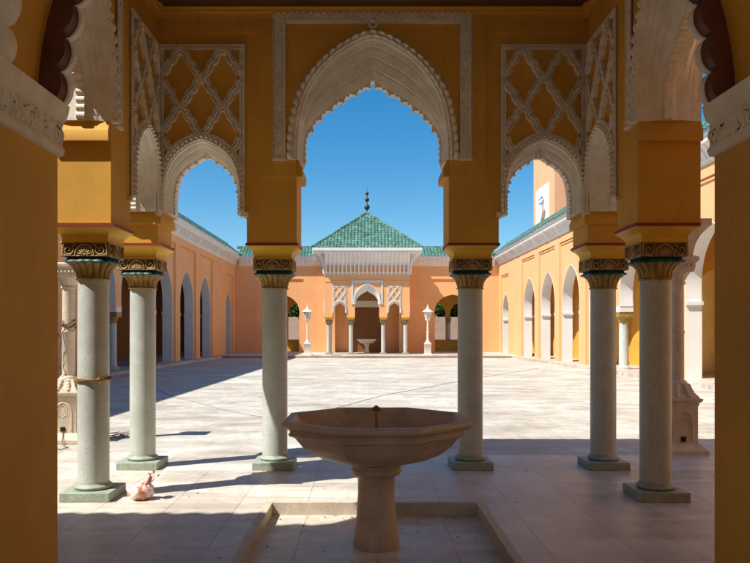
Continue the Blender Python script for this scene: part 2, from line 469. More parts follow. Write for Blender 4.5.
def guilloche(m, p0, p1, wd, r=.0125, per=.15, base=.010, face=-1):
    """carved band from p0 to p1 in the wall plane (u, v): slab, two fillets and two interlaced strands"""
    P0 = Vector((p0[0], 0, p0[1])); P1 = Vector((p1[0], 0, p1[1])); d = P1 - P0; Ln = d.length; d.normalize()
    n = Vector((0, -1, 0)); h = wd / 2
    m.sweep([P0, P1], [(-h, -.004), (-h, base), (h, base), (h, -.004)], n)
    for e in (-1, 1):
        q = e * (h - .009)
        m.sweep([P0, P1], [(q - .009, 0), (q - .009, base + .018), (q + .009, base + .018), (q + .009, 0)], n)
    N = n.cross(d); k = max(8, int(Ln / per * 10)); A = h - .028
    cyc = max(1, round(Ln / per))
    for ph in (0, PI):
        m.tube([P0 + d * (Ln * i / k) + N * (A * math.sin(2 * PI * cyc * i / k / 1 + ph)) + n * (base + .004 + .004 * math.cos(4 * PI * cyc * i / k + ph)) for i in range(k + 1)], r, 5)
    if wd > .1:
        for i in range(cyc * 2):
            c = P0 + d * (Ln * (i + .5) / (cyc * 2)) + n * base
            m.ball(c, .020, 7, 5)
    return m
def pearls(m, p0, p1, r=.010, sp=.03):
    P0 = Vector((p0[0], 0, p0[1])); P1 = Vector((p1[0], 0, p1[1])); n = int((P1 - P0).length / sp)
    for i in range(n + 1): m.ball(P0.lerp(P1, i / n), r, 6, 4)
def alfiz():
    m = MB(); a, b, zb, zt = .965 + .007, 1.107, ZB, 5.20; wd = .125; h = wd / 2
    c = 1.107 - h
    guilloche(m, (-c, zb + .01), (-c, zt - wd), wd); guilloche(m, (c, zb + .01), (c, zt - wd), wd)
    guilloche(m, (-1.107, zt - h), (1.107, zt - h), wd)
    for s in (-1, 1): pearls(m, (s * 1.125, zb), (s * 1.125, zt)); 
    # ring boss above the apex
    ctr = Vector((0, 0, ZB + 1.47 + .055))
    m.tube([ctr + Vector((.042 * math.cos(t), -.02, .042 * math.sin(t))) for t in [2 * PI * k / 20 for k in range(21)]], .016, 6, False)
    # small frames under the band
    m.sweep([Vector((-.975, 0, zt - wd - .012)), Vector((.975, 0, zt - wd - .012))], [(-.01, 0), (-.01, .02), (.01, .02), (.01, 0)], (0, -1, 0))
    for s in (-1, 1):
        m.box(s * 1.045 - .075, s * 1.045 + .075, -.034, 0.0, zb - .012, zb + .012)
    return m

CELL = [(1, 0), (.9, .1), (.8, .2), (.70, .30), (.635, .365), (.605, .43), (.60, .50), (.555, .56), (.45, .615), (.36, .665), (.315, .73), (.30, .81), (.26, .90), (.17, .965), (.08, .995), (0, 1.01)]
def rib(m, pts, wd=.083):
    """interlaced stucco rib: flat ribbon and two twisted strands following pts (u, v)"""
    if len(pts) < 3: return
    L = sum((pts[i] - pts[i - 1]).length for i in range(1, len(pts)))
    if L < .05: return
    n = max(4, int(L / .011)); P = resample(pts, n)
    h = wd / 2
    P3 = [Vector((p.x, 0, p.y)) for p in P]
    Q = P3[::2] if len(P3) > 8 else P3
    m.sweep(Q, [(-h, -.004), (-h, .040), (-h + .010, .046), (-h + .015, .010), (h - .015, .010), (h - .010, .046), (h, .040), (h, -.004)], (0, -1, 0))
    cyc = max(1, round(L / .105))
    for ph in (0, PI):
        q = []
        for i in range(n):
            t = (P3[min(i + 1, n - 1)] - P3[max(i - 1, 0)]).normalized(); N = Vector((0, -1, 0)).cross(t)
            x = 2 * PI * cyc * i / (n - 1)
            q.append(P3[i] + N * ((h - .031) * math.sin(x + ph)) + Vector((0, -1, 0)) * (.024 + .010 * math.cos(x * 2 + ph)))
        m.tube(q, .0135, 6)
def lattice():
    """lattice over one small arch, centred on u=0; panel 0.97 wide, z 2.93 .. 4.82"""
    m = MB(); hw, zt = .482, 4.82; bw = .058
    c = hw - bw / 2
    guilloche(m, (-c, ZS + .0), (-c, zt - bw), bw, .0085, .07, .008); guilloche(m, (c, ZS), (c, zt - bw), bw, .0085, .07, .008)
    guilloche(m, (-hw, zt - bw / 2), (hw, zt - bw / 2), bw, .0085, .07, .008)
    for s in (-1, 1):
        m.box(s * hw - .045, s * hw + .012 * s + .03, -.03, .0, ZS - .05, ZS)
    rim = arch_curve(SML['rim'], 60, 0, ZS)
    def rz(u):
        for i in range(1, len(rim)):
            if rim[i - 1].x <= u <= rim[i].x:
                t = (u - rim[i - 1].x) / max(1e-6, rim[i].x - rim[i - 1].x); return rim[i - 1].y * (1 - t) + rim[i].y * t
        return ZS
    W, H = .2375, .322
    for row in range(-1, 7):
        top = 4.745 - row * H
        for ci in range(-2, 3):
            if (ci + row) % 2 == 0: continue     # cells centred at +-W on even rows, 0 and +-2W on odd rows
            uc = ci * W
            for s in (-1, 1):
                pts = catmull([(x * s, y) for x, y in CELL], 60)
                P = [Vector((uc + p.x * W, top - H + p.y * H)) for p in pts]
                run = []
                for p in P + [None]:
                    if p is not None and abs(p.x) < hw - bw + .012 and p.y < zt - bw + .02 and p.y > rz(p.x) + .025:
                        run.append(p)
                    else:
                        if len(run) > 6: rib(m, run)
                        run = []
    # rib hugging the arch
    run = [p for p in arch_curve([(x * 1.0 + .012, y + .014) for x, y in SML['rim']], 60, 0, ZS) if abs(p.x) < hw - .03]
    rib(m, run, .05)
    return m

def cove_bracket(L):
    """moulded impost block projecting from a pier's reveal, L deep: local x = projection, y along the wall, z"""
    pass
def impost(half_u0, half_u1, zt, big=True):
    """moulding wrapped round a pier between u0 and u1 (both reveals project), full wall depth"""
    m = MB(); pr = .062 if big else .045
    sec = [(0, -.02), (.012, -.02), (pr * .45, -.045), (pr * .9, -.085), (pr, -.10), (pr, -.19), (0, -.19)] if big else [(0, -.015), (.01, -.015), (pr * .5, -.04), (pr, -.075), (pr, -.15), (0, -.15)]
    d0, d1 = .0, TH
    return m, sec
def pier_moulding(u0, u1, zt, big=True, left=True, right=True, w0=0.004, w1=TH - .004):
    m = MB(); pr = .062 if big else .045
    sec = [(-.01, .0), (pr * .35, .0), (pr * .5, -.03), (pr * .95, -.085), (pr, -.09), (pr, -.185), (-.01, -.185)] if big else [(-.01, .0), (pr * .4, .0), (pr * .55, -.02), (pr, -.06), (pr, -.135), (-.01, -.135)]
    for s, u, on in ((-1, u0, left), (1, u1, right)):
        if not on: continue
        rows = [[(u + s * a, w, zt + b) for a, b in sec] for w in (w0, w1)]
        b0 = m.grid(rows, closed_u=True); q = len(sec)
        m.f.append(tuple(b0 + k for k in range(q))); m.f.append(tuple(b0 + q + k for k in range(q)))
    return m

ME = {}
def stock():
    ME['front'] = front_wall().mesh('front_wall', M['ochre'])
    sw = side_wall(); ME['side_p'] = sw.mesh('side_wall', M['ochre'])
    ME['side_m'] = side_wall().mirror().mesh('side_wall', M['ochre'])
    ME['big_in'] = intrados(BIG, ZB).mesh('arch_soffit', M['stucco'], 30)
    ME['big_te'] = teeth(BIG, ZB, True).mesh('scalloped_fringe', M['stucco'], 40)
    ME['big_be'] = beads(BIG, ZB, .105).mesh('archivolt', M['stucco'], 60)
    ME['alfiz'] = alfiz().mesh('carved_frame', M['stucco_dirty'], 50)
    ME['sm_in'] = intrados(SML, ZS).mesh('arch_soffit', M['stucco'], 30)
    ME['sm_te'] = teeth(SML, ZS, False).mesh('scalloped_fringe', M['stucco'], 40)
    ME['sm_be'] = beads(SML, ZS, .06).mesh('archivolt', M['stucco'], 60)
    ME['lat'] = lattice().mesh('lattice_panel', M['stucco_dirty'], 50)
    # raised slab round the central arch
    slab = [(-1.27, 3.335), (-1.0, 3.335), (-.86, 3.335), (-.86, ZB)] + [(p.x, p.y) for p in arch_curve(BIG['cut'], 30, 0, ZB)] + [(.86, ZB), (.86, 3.335), (1.27, 3.335), (1.27, 4.967), (2.38, 4.967), (2.38, 5.17), (-2.38, 5.17), (-2.38, 4.967), (-1.27, 4.967)]
    ME['slab'] = MB().prism(slab, -.022, .01).mesh('raised_panel', M['ochre'])
    ME['imp_c'] = pier_moulding(-1.425, -.86, ZB, True, False, True).mesh('impost_moulding', M['ochre'])
    ME['imp_c2'] = pier_moulding(.86, 1.425, ZB, True, True, False).mesh('impost_moulding', M['ochre'])
stock()

def soffit_cornice(parent, near=True):
    m = MB()
    sec = [(0, .0), (.0, -.11), (.02, -.115), (.03, -.06), (.055, -.05), (.06, -.02), (.09, -.012), (.09, 0)]
    # runs along the front wall and both side walls on the inner faces
    P = [(-XS, 4.02), (-XS, YF), (XS, YF), (XS, 4.02)]
    pts = [Vector((x, y, 5.225)) for x, y in P]
    m.sweep(pts, [(-a, b) for a, b in sec], (0, 0, 1))
    return m.build('cornice', M['ochre'], parent)

# ---- near pavilion
pav = thing('pavilion', 'near ochre pavilion with carved pointed arches and lattice panels framing the view', 'pavilion', (0, YF, 0))
def wl(name, mesh, x, y, rz=0, p=pav, z=0):
    return link(name, mesh, p, (x, y - YF if p is pav else y, z), rz)
wl('front_wall', ME['front'], 0, YF)
wl('side_wall', ME['side_p'], -XS, YC, PI / 2)
wl('side_wall', ME['side_m'], XS, YC, -PI / 2)
wl('raised_panel', ME['slab'], 0, YF)
def big_arch(x, y, rz, p=pav, z=0):
    a = wl('arch_soffit', ME['big_in'], x, y, rz, p, z)
    link('scalloped_fringe', ME['big_te'], a); link('archivolt', ME['big_be'], a)
    return a
def small_arch(x, y, rz, p=pav, z=0):
    a = wl('arch_soffit', ME['sm_in'], x, y, rz, p, z)
    link('scalloped_fringe', ME['sm_te'], a); link('archivolt', ME['sm_be'], a)
    wl('lattice_panel', ME['lat'], x, y, rz, p, z)
E = .024
a = big_arch(0, YF - E, 0); wl('carved_frame', ME['alfiz'], 0, YF - E)
big_arch(-XS + .002, YC, PI / 2); wl('carved_frame', ME['alfiz'], -XS + .002, YC, PI / 2)
big_arch(XS - .002, YC, -PI / 2); wl('carved_frame', ME['alfiz'], XS - .002, YC, -PI / 2)
for s in (-1, 1): small_arch(s * PC, YF - .002, 0)
small_arch(-XS + .002, YC + 1.875, PI / 2); small_arch(XS - .002, YC + 1.875, -PI / 2)
wl('impost_moulding', ME['imp_c'], 0, YF); wl('impost_moulding', ME['imp_c2'], 0, YF)
# imposts of the side piers (facing camera) and corner piers
ip = pier_moulding(.86, 1.39, ZB, True, True, False).mesh('impost_moulding', M['ochre'])
ipm = pier_moulding(-1.39, -.86, ZB, True, False, True).mesh('impost_moulding', M['ochre'])
wl('impost_moulding', ip, -XS, YC, PI / 2); wl('impost_moulding', ipm, XS, YC, -PI / 2)
rp = pier_moulding(-1.78, -.86, ZB, True, False, True).mesh('impost_moulding', M['ochre'])
rpm = pier_moulding(.86, 1.78, ZB, True, True, False).mesh('impost_moulding', M['ochre'])
wl('impost_moulding', rp, -XS, YC, PI / 2); wl('impost_moulding', rpm, XS, YC, -PI / 2)
# pale shelves on the impost tops
def shelf(u0, u1, z):
    return MB().box(u0, u1, .006, TH - .006, z, z + .018).mesh('impost_shelf', M['stucco'])
def corner_imposts(sides):
    m = MB(); z = ZS
    sec = [(-.01, 0), (.025, 0), (.03, -.02), (.045, -.06), (.045, -.135), (-.01, -.135)]
    for s in sides:
        # collar round the two open sides of the corner pier
        P = [Vector((s * 3.01, YF - .0, z)), Vector((s * 2.43, YF, z)), Vector((s * 2.43, YF + TH, z))]
        m.sweep(P, [(a * s, b) for a, b in sec], (0, 0, 1))
    m.v = [(x, y - YF, z2) for x, y, z2 in m.v]
    return m
for s_ in (-1, 1): corner_imposts((s_,)).build('impost_moulding', M['ochre'], pav)
lowim = pier_moulding(-1.425, -.86, ZS, False, True, False).mesh('impost_moulding', M['ochre'])
lowim2 = pier_moulding(.86, 1.425, ZS, False, False, True).mesh('impost_moulding', M['ochre'])
lp = pier_moulding(.86, 1.39, ZS, False, False, True).mesh('impost_moulding', M['ochre'])
lpm = pier_moulding(-1.39, -.86, ZS, False, True, False).mesh('impost_moulding', M['ochre'])
wl('impost_moulding', lp, -XS, YC, PI / 2); wl('impost_moulding', lpm, XS, YC, -PI / 2)
# cornice, ceiling, roof
m = MB()
sec = [(0, .0), (.0, -.11), (.02, -.115), (.03, -.06), (.055, -.05), (.06, -.02), (.09, -.012), (.09, 0)]
m.sweep([Vector((-XS, 4.02 - YF, 5.225)), Vector((-XS, 0, 5.225)), Vector((XS, 0, 5.225)), Vector((XS, 4.02 - YF, 5.225))], [(-a_, b_) for a_, b_ in sec], (0, 0, 1))
m.build('cornice', M['ochre'], pav)
MB().box(-3.0, 3.0, 4.0 - YF, .56, 5.228, 5.29).build('ceiling', M['wood'], pav)
cb = MB().box(-XS + .1, XS - .1, 0, .12, 5.16, 5.228).mesh('ceiling_beam', M['wood'])
for k in range(9): link('ceiling_beam', cb, pav, (0, 4.25 - YF + k * .43, 0))
MB().box(-3.08, 3.08, 4.0 - YF, .60, 5.29, 5.50).build('parapet', M['orange'], pav)  # unseen; height and reach shaped to set the shadow edge outside

def tiled(m, eL, eR, up, vmax, pitch=.24, amp=.045, row=.36, n_per=6):
    """pantile sheet: eave from eL to eR, slope vector up, vmax(t) = fraction of the slope covered at t"""
    eL, eR, up = Vector(eL), Vector(eR), Vector(up)
    d = eR - eL; Ln = d.length; nrm = d.cross(up).normalized()
    if nrm.z < 0: nrm = -nrm
    nu = max(2, round(Ln / pitch)); nr = max(1, round(up.length / row)); N = nu * n_per
    for j in range(nr):
        ra, rb = [], []
        for i in range(N + 1):
            t = i / N; vm = vmax(t)
            w = abs(math.cos(PI * nu * t)); h = amp * (w ** 1.4)
            v0 = min(j / nr, vm); v1 = min((j + 1) / nr, vm)
            p = eL + d * t
            ra.append(p + up * v0 + nrm * (h + .022)); rb.append(p + up * v1 + nrm * h)
        m.grid([ra, rb])
        if j == 0:
            m.grid([[q - nrm * .055 for q in ra], ra])
        else:
            m.grid([[q - nrm * .022 for q in ra], ra])
    return m
# low pyramid roof of the near pavilion
rf = MB()
ap = Vector((0, -1.9, 7.3)); cs = [Vector((-3.05, .58, 5.51)), Vector((3.05, .58, 5.51)), Vector((3.05, -4.1, 5.51)), Vector((-3.05, -4.1, 5.51))]
for i in range(4):
    a_, b_ = cs[i], cs[(i + 1) % 4]; mid = (a_ + b_) / 2
    tiled(rf, a_, b_, ap - mid, lambda t: 1 - abs(2 * t - 1), .25, .04, .36, 4)
rf.build('roof', M['tile'], pav)

# capital coves + red lines belong to the piers
def cove_mesh():
    m = MB()
    def sq(h, z): return [(-h, -h, z), (h, -h, z), (h, h, z), (-h, h, z)]
    prof = [(.232, 2.415), (.215, 2.425), (.212, 2.45), (.222, 2.485), (.252, 2.52), (.286, 2.545), (.290, 2.556)]
    b = m.grid([sq(h, z) for h, z in prof], closed_u=True)
    m.f.append((b, b + 1, b + 2, b + 3)); e = b + 4 * (len(prof) - 1); m.f.append((e, e + 1, e + 2, e + 3))
    return m
ME['cove'] = cove_mesh().mesh('capital_cove', M['yellow'], 50)
ME['redline'] = MB().box(-.297, .297, -.297, .297, 2.556, 2.584).mesh('red_line', M['red'])

# ---- columns
def column_meshes():
    ME['plinth'] = MB().box(-.235, .235, -.235, .235, 0, .088).mesh('plinth', M['plinth'])
    pts = [(.15, .086)] + [(.158 + .022 * math.sin(PI * k / 8), .088 + .045 * k / 8) for k in range(9)] + [(.152, .136), (.146, .15), (.145, .16)]
    ME['base_ring'] = MB().lathe(pts, 40).mesh('base_ring', M['plinth'], 50)
    ME['shaft'] = MB().lathe([(.1455, .155), (.1465, .6), (.1455, 1.3), (.143, 2.078)], 40).mesh('shaft', M['column'], 50)
    m = MB()
    m.lathe([(.146, 2.07)] + [(.150 + .013 * math.sin(PI * k / 6), 2.073 + .022 * k / 6) for k in range(7)] + [(.146, 2.096)], 40)
    def fl(t, z): 
        k = max(0, (z - 2.09) / .13)
        return 1 + (.085 + .05 * k) * (abs(math.cos(9 * t)) ** .6 - .6)
    m.lathe([(.140, 2.092), (.150, 2.11), (.154, 2.14), (.165, 2.17), (.185, 2.20), (.212, 2.222), (.219, 2.232), (.205, 2.243), (.15, 2.246)], 144, mod=fl)
    ME['bell'] = m.mesh('fluted_bell', M['gold'], 50)
    m = MB()
    def star(t, z): 
        return (1 + .20 * abs(math.cos(2 * (t - PI / 4))) ** 4) * (1 + .05 * (abs(math.cos(9 * t)) ** .6 - .5))
    m.lathe([(.14, 2.228), (.214, 2.230), (.232, 2.238), (.228, 2.250), (.205, 2.262), (.198, 2.281), (.12, 2.283)], 168, mod=star)
    ME['abacus'] = m.mesh('abacus', M['teal'], 45)
    ME['block'] = MB().box(-.214, .214, -.214, .214, 2.283, 2.418).mesh('carved_block', M['brown'])
    m = MB(); h = .216
    for q in range(4):
        ca, sa = math.cos(q * PI / 2), math.sin(q * PI / 2)
        def T(u, w, v): # u along face, w outward
            x, y = u, -(h + w); return (x * ca - y * sa, x * sa + y * ca, v)
        m.tube([T(.088 * math.cos(t), .003, 2.296 + .098 * math.sin(t)) for t in [PI * k / 14 for k in range(15)]], .009, 6)
        m.tube([T(.068 * math.cos(t), .003, 2.296 + .074 * math.sin(t)) for t in [PI * k / 14 for k in range(15)]], .004, 5)
        for k in range(7):
            t = PI * (k + .5) / 7
            m.tube([T(r * math.cos(t), .004, 2.298 + r * math.sin(t) * 1.05) for r in (.012, .03, .05, .062)], lambda s: .004 + .006 * math.sin(PI * min(1, s * .9 + .05)), 6)
        m.ball(T(0, .002, 2.30), .013, 8, 5)
        for s in (-1, 1):
            sp = []
            for k in range(26):
                t = k / 25; an = PI * 1.0 + t * 2.35 * PI; r = .047 * (1 - t * .80)
                sp.append(T(s * (.150 + r * math.cos(an)), .004, 2.342 + r * math.sin(an)))
            m.tube(sp, lambda x: .0085 * (1 - .4 * x), 6)
            m.tube([T(s * (.206 - .012 * (k / 8) ** 2), .002, 2.290 + .12 * k / 8) for k in range(9)], .008, 6)
            m.tube([T(s * x, .004, z) for x, z in ((.085, 2.40), (.11, 2.375), (.10, 2.345), (.108, 2.32), (.125, 2.30))], lambda x: .007 * (1 - .5 * x), 6)
            m.tube([T(s * x, .004, z) for x, z in ((.20, 2.31), (.18, 2.296), (.15, 2.292), (.12, 2.296))], .007, 6)
        m.tube([T(u, .002, 2.289) for u in (-.205, 0, .205)], .006, 6)
        m.tube([T(u, .002, 2.411) for u in (-.205, 0, .205)], .006, 6)
    ME['relief'] = m.mesh('scroll_relief', M['gold_light'], 60)
column_meshes()
def column(label, x, y, z=0, group='marble columns of the near pavilion', pedestal=True):
    t = thing('marble_column', label, 'column', (x, y, z), 0, group)
    o = link('plinth', ME['plinth'], t, bevel=.008)
    link('base_ring', ME['base_ring'], t); link('shaft', ME['shaft'], t); link('fluted_bell', ME['bell'], t); link('abacus', ME['abacus'], t)
    b = link('carved_block', ME['block'], t, bevel=.004); link('scroll_relief', ME['relief'], b)
    return t
YCOL = YF + TH / 2; YN = 6.905
near_cols = [
    (-2.69, YN, 'nearest left green-white marble column with a straw rope tied round it, lit by the sun'),
    (-2.69, YCOL, 'sunlit marble corner column behind the roped column, left of the small arch'),
    (-1.1425, YCOL, 'marble column left of the central opening, half in sun, just left of the fountain bowl'),
    (1.1425, YCOL, 'shaded grey marble column right of the central opening, partly behind the fountain bowl'),
    (2.70, YCOL, 'shaded marble corner column right of the small arch, behind the nearest right column'),
    (2.70, YN, 'nearest right marble column, wide and shaded, beside the carved lamp pedestal'),
]
for x, y, lb in near_cols:
    column(lb, x, y)
    link('capital_cove', ME['cove'], pav, (x, y - YF, 0)); link('red_line', ME['redline'], pav, (x, y - YF, 0))

# ================================================================== ENTRANCE BUILDING the camera stands in
ent = thing('entrance_building', 'dark ochre doorway wall with carved impost bands and a lobed arch, framing the whole view', 'building', (0, 4, 0))
XL, XR = -1.79, 1.86
xc = (XL + XR) / 2; ra = (XR - XL) / 2
ZI = 2.84
ra += .065
arcpts = [(xc + ra * math.cos(t), ZI + ra * math.sin(t)) for t in [PI - PI * k / 40 for k in range(41)]]
poly = [(-WX, -.1), (XL, -.1), (XL, ZI)] + arcpts + [(XR, ZI), (XR, -.1), (WX, -.1), (WX, 6.2), (-WX, 6.2)]
MB().prism(poly, -.7, 0).build('wall', M['ochre'], ent)
def lobed(w0, w1, depth, k0=.0, lobes=30):
    m = MB(); n = lobes * 14; inn = []; out = []
    for i in range(n + 1):
        t = PI - PI * i / n
        lb = abs(math.sin(PI * lobes * i / n)) ** .6
        r = ra - depth * (.60 + .40 * lb)
        inn.append((xc + r * math.cos(t), ZI + r * math.sin(t))); out.append((xc + (ra + .004) * math.cos(t), ZI + (ra + .004) * math.sin(t)))
    m.grid([[(u, w0, v) for u, v in out], [(u, w0, v) for u, v in inn], [(u, w1, v) for u, v in inn], [(u, w1, v) for u, v in out]])
    return m
lobed(-.10, -.012, .125).build('lobed_fringe', M['maroon'], ent, angle=50)
lobed(-.012, .03, .140).build('lobed_edge', M['stucco'], ent, angle=50)
lobed(-.71, -.60, .13).build('lobed_edge', M['stucco'], ent, angle=50)
def impost_band(side):
    m = MB(); rnd = random.Random(3)
    x = XL if side < 0 else XR; s = 1 if side < 0 else -1
    sec = [(-.01, 2.565), (.022, 2.57), (.034, 2.60), (.018, 2.625), (.018, 2.75), (.040, 2.765), (.052, 2.80), (.060, 2.845), (-.01, 2.85)]
    y0, y1 = -1.7, .02
    rows = [[(x + s * a, y, z) for a, z in sec] for y in (y0, y1)]
    b = m.grid(rows, closed_u=True); q = len(sec); m.f.append(tuple(b + k for k in range(q))); m.f.append(tuple(b + q + k for k in range(q)))
    # vermicular carved relief: little curls
    for i in range(110):
        y = rnd.uniform(-1.0, .0); z = rnd.uniform(2.645, 2.735); an = rnd.uniform(0, 2 * PI); r = rnd.uniform(.022, .038); n = rnd.randint(5, 8)
        m.tube([(x + s * .019, y + r * (1 - .09 * k) * math.cos(an + k * .75), z + r * (1 - .09 * k) * math.sin(an + k * .75)) for k in range(n)], .0095, 5)
    for i in range(60):
        y = -1.0 + i / 60
        m.tube([(x + s * .019, y, 2.628), (x + s * .024, y + .012, 2.66 + .02 * math.sin(i * 2.1)), (x + s * .02, y + .02, 2.70 + .02 * math.sin(i * 1.3)), (x + s * .019, y + .008, 2.748)], .006, 5)
    return m
for s in (-1, 1): impost_band(s).build('impost_band', M['stucco_dirty'], ent, angle=60)
# jamb returns running back past the camera frame, hall walls and ceiling
MB().box(XL - .6, XL - .002, -1.75, -.7, -.1, 5.2).build('jamb', M['ochre'], ent)
MB().box(XR + .002, XR + .6, -1.75, -.7, -.1, 5.2).build('jamb', M['ochre'], ent)
MB().box(-6.2, -6.0, -10.0, -.7, -.1, 5.2).build('hall_wall', M['hallwall'], ent)
MB().box(6.0, 6.2, -10.0, -.7, -.1, 5.2).build('hall_wall', M['hallwall'], ent)
bw = [(-6.2, -.1)]
for c_ in (-3.7, 0, 3.7): bw += [(c_ - 1.5, -.1)] + [(p.x, p.y) for p in arch_curve([(1.5, 0), (1.48, .4), (1.2, .95), (.7, 1.35), (0, 1.6)], 14, c_, 2.9)] + [(c_ + 1.5, -.1)]
bw += [(6.2, -.1), (6.2, 5.2), (-6.2, 5.2)]
MB().prism(bw, -10.2, -9.9).build('hall_rear_wall', M['hallwall'], ent)  # unseen; arches opened to let fill light in behind the camera
MB().box(-6.2, 6.2, -10.2, -.7, 5.2, 5.4).build('hall_ceiling', M['white'], ent)  # unseen; white so it bounces light down to the floor
er = MB()
tiled(er, (-WX, -.14, 7.0), (WX, -.14, 7.0), (0, -1.6, 1.1), lambda t: 1, .27, .06, .36, 6)
er.build('roof', M['tile'], ent)

# ================================================================== FOUNTAINS
def oct_ring(r, z, rot=PI / 8):
    k = r / math.cos(PI / 8)
    return [(k * math.cos(rot + PI / 4 * i), k * math.sin(rot + PI / 4 * i), z) for i in range(8)]
def bowl_mesh():
    m = MB(); zt = .912 + .11
    pr = [(.17, zt - .362), (.24, zt - .352), (.36, zt - .325), (.48, zt - .27), (.565, zt - .20), (.615, zt - .135), (.628, zt - .125), (.660, zt - .115), (.668, zt - .10), (.652, zt - .085), (.66, zt - .07), (.70, zt - .048), (.713, zt - .03), (.708, zt - .006), (.70, zt), (.655, zt), (.645, zt - .01), (.615, zt - .06), (.57, zt - .12), (.40, zt - .19), (.05, zt - .21)]
    b = m.grid([oct_ring(r, z) for r, z in pr], closed_u=True)
    m.f.append(tuple(b + k for k in range(8))); e = b + 8 * (len(pr) - 1); m.f.append(tuple(e + k for k in range(8)))
    return m
def pedestal_mesh():
    m = MB()
    m.lathe([(.183, 0), (.185, .012), (.180, .06), (.165, .16), (.152, .30), (.146, .42), (.146, .555), (.155, .565), (.185, .575), (.198, .59), (.200, .615), (.190, .63), (.205, .645), (.21, .66)], 40)
    return m
ME['bowl'] = bowl_mesh().mesh('bowl', M['fount'], 25)
ME['ped'] = pedestal_mesh().mesh('pedestal', M['fount'], 45)
mm = MB().lathe([(.011, .80), (.011, 1.062), (.02, 1.068), (.036, 1.075), (.040, 1.088), (.032, 1.098), (.016, 1.102), (.012, 1.112), (.001, 1.114)], 16)
ME['noz'] = mm.mesh('nozzle', M['brass'], 50)
def fountain(label, x, y, z, rz=0):
    t = thing('fountain', label, 'fountain', (x, y, z), rz)
    link('bowl', ME['bowl'], t, bevel=.0025); link('pedestal', ME['ped'], t); link('nozzle', ME['noz'], t)
    return t
YFO = 5.7
fountain('brown marble octagonal fountain bowl on a round pedestal in the foreground', 0.005, YFO, -.11)
def whitefount():  # white colour carries the stronger light on the far fountain
    ME['bowl_w'] = bowl_mesh().mesh('bowl', M['lamp'], 25); ME['ped_w'] = pedestal_mesh().mesh('pedestal', M['lamp'], 45)
    t = thing('fountain', 'small white fountain bowl standing inside the doorway of the far pavilion', 'fountain', (-.02, 53.4, ZP))
    link('bowl', ME['bowl_w'], t); link('pedestal', ME['ped_w'], t)
whitefount()
# sunken square basin the fountain stands in
t = thing('sunken_basin', 'shallow square sunken basin with tan stone rim round the fountain pedestal', 'basin', (0, YFO, 0))
b = MB()
b.box(X0 - .001, X1 + .001, Y0 - YFO, Y1 - YFO, -.19, -.11)
b.build('basin_floor', M['floor'], t)
b = MB(); k = .055; e = .004
for (xa, xb, ya, yb) in ((X0 - .0, X1 + .0, Y1 - YFO - .02, Y1 - YFO + k), (X0 - k, X0 + .02, Y0 - YFO - k, Y1 - YFO + k - .001), (X1 - .02, X1 + k, Y0 - YFO - k, Y1 - YFO + k - .001), (X0, X1, Y0 - YFO - k, Y0 - YFO + .02)):
    pass
# rim as one mitred ring with an inner vertical face
ring_o = [(X0 - k, Y0 - YFO - k), (X1 + k, Y0 - YFO - k), (X1 + k, Y1 - YFO + k), (X0 - k, Y1 - YFO + k)]
ring_i = [(X0 + .012, Y0 - YFO + .012), (X1 - .012, Y0 - YFO + .012), (X1 - .012, Y1 - YFO - .012), (X0 + .012, Y1 - YFO - .012)]
b.grid([[(x, y, -.05) for x, y in ring_o], [(x, y, .006) for x, y in ring_o], [(x, y, .006) for x, y in ring_i], [(x, y, -.112) for x, y in ring_i]], closed_u=True)
b.build('basin_rim', M['kerb'], t)
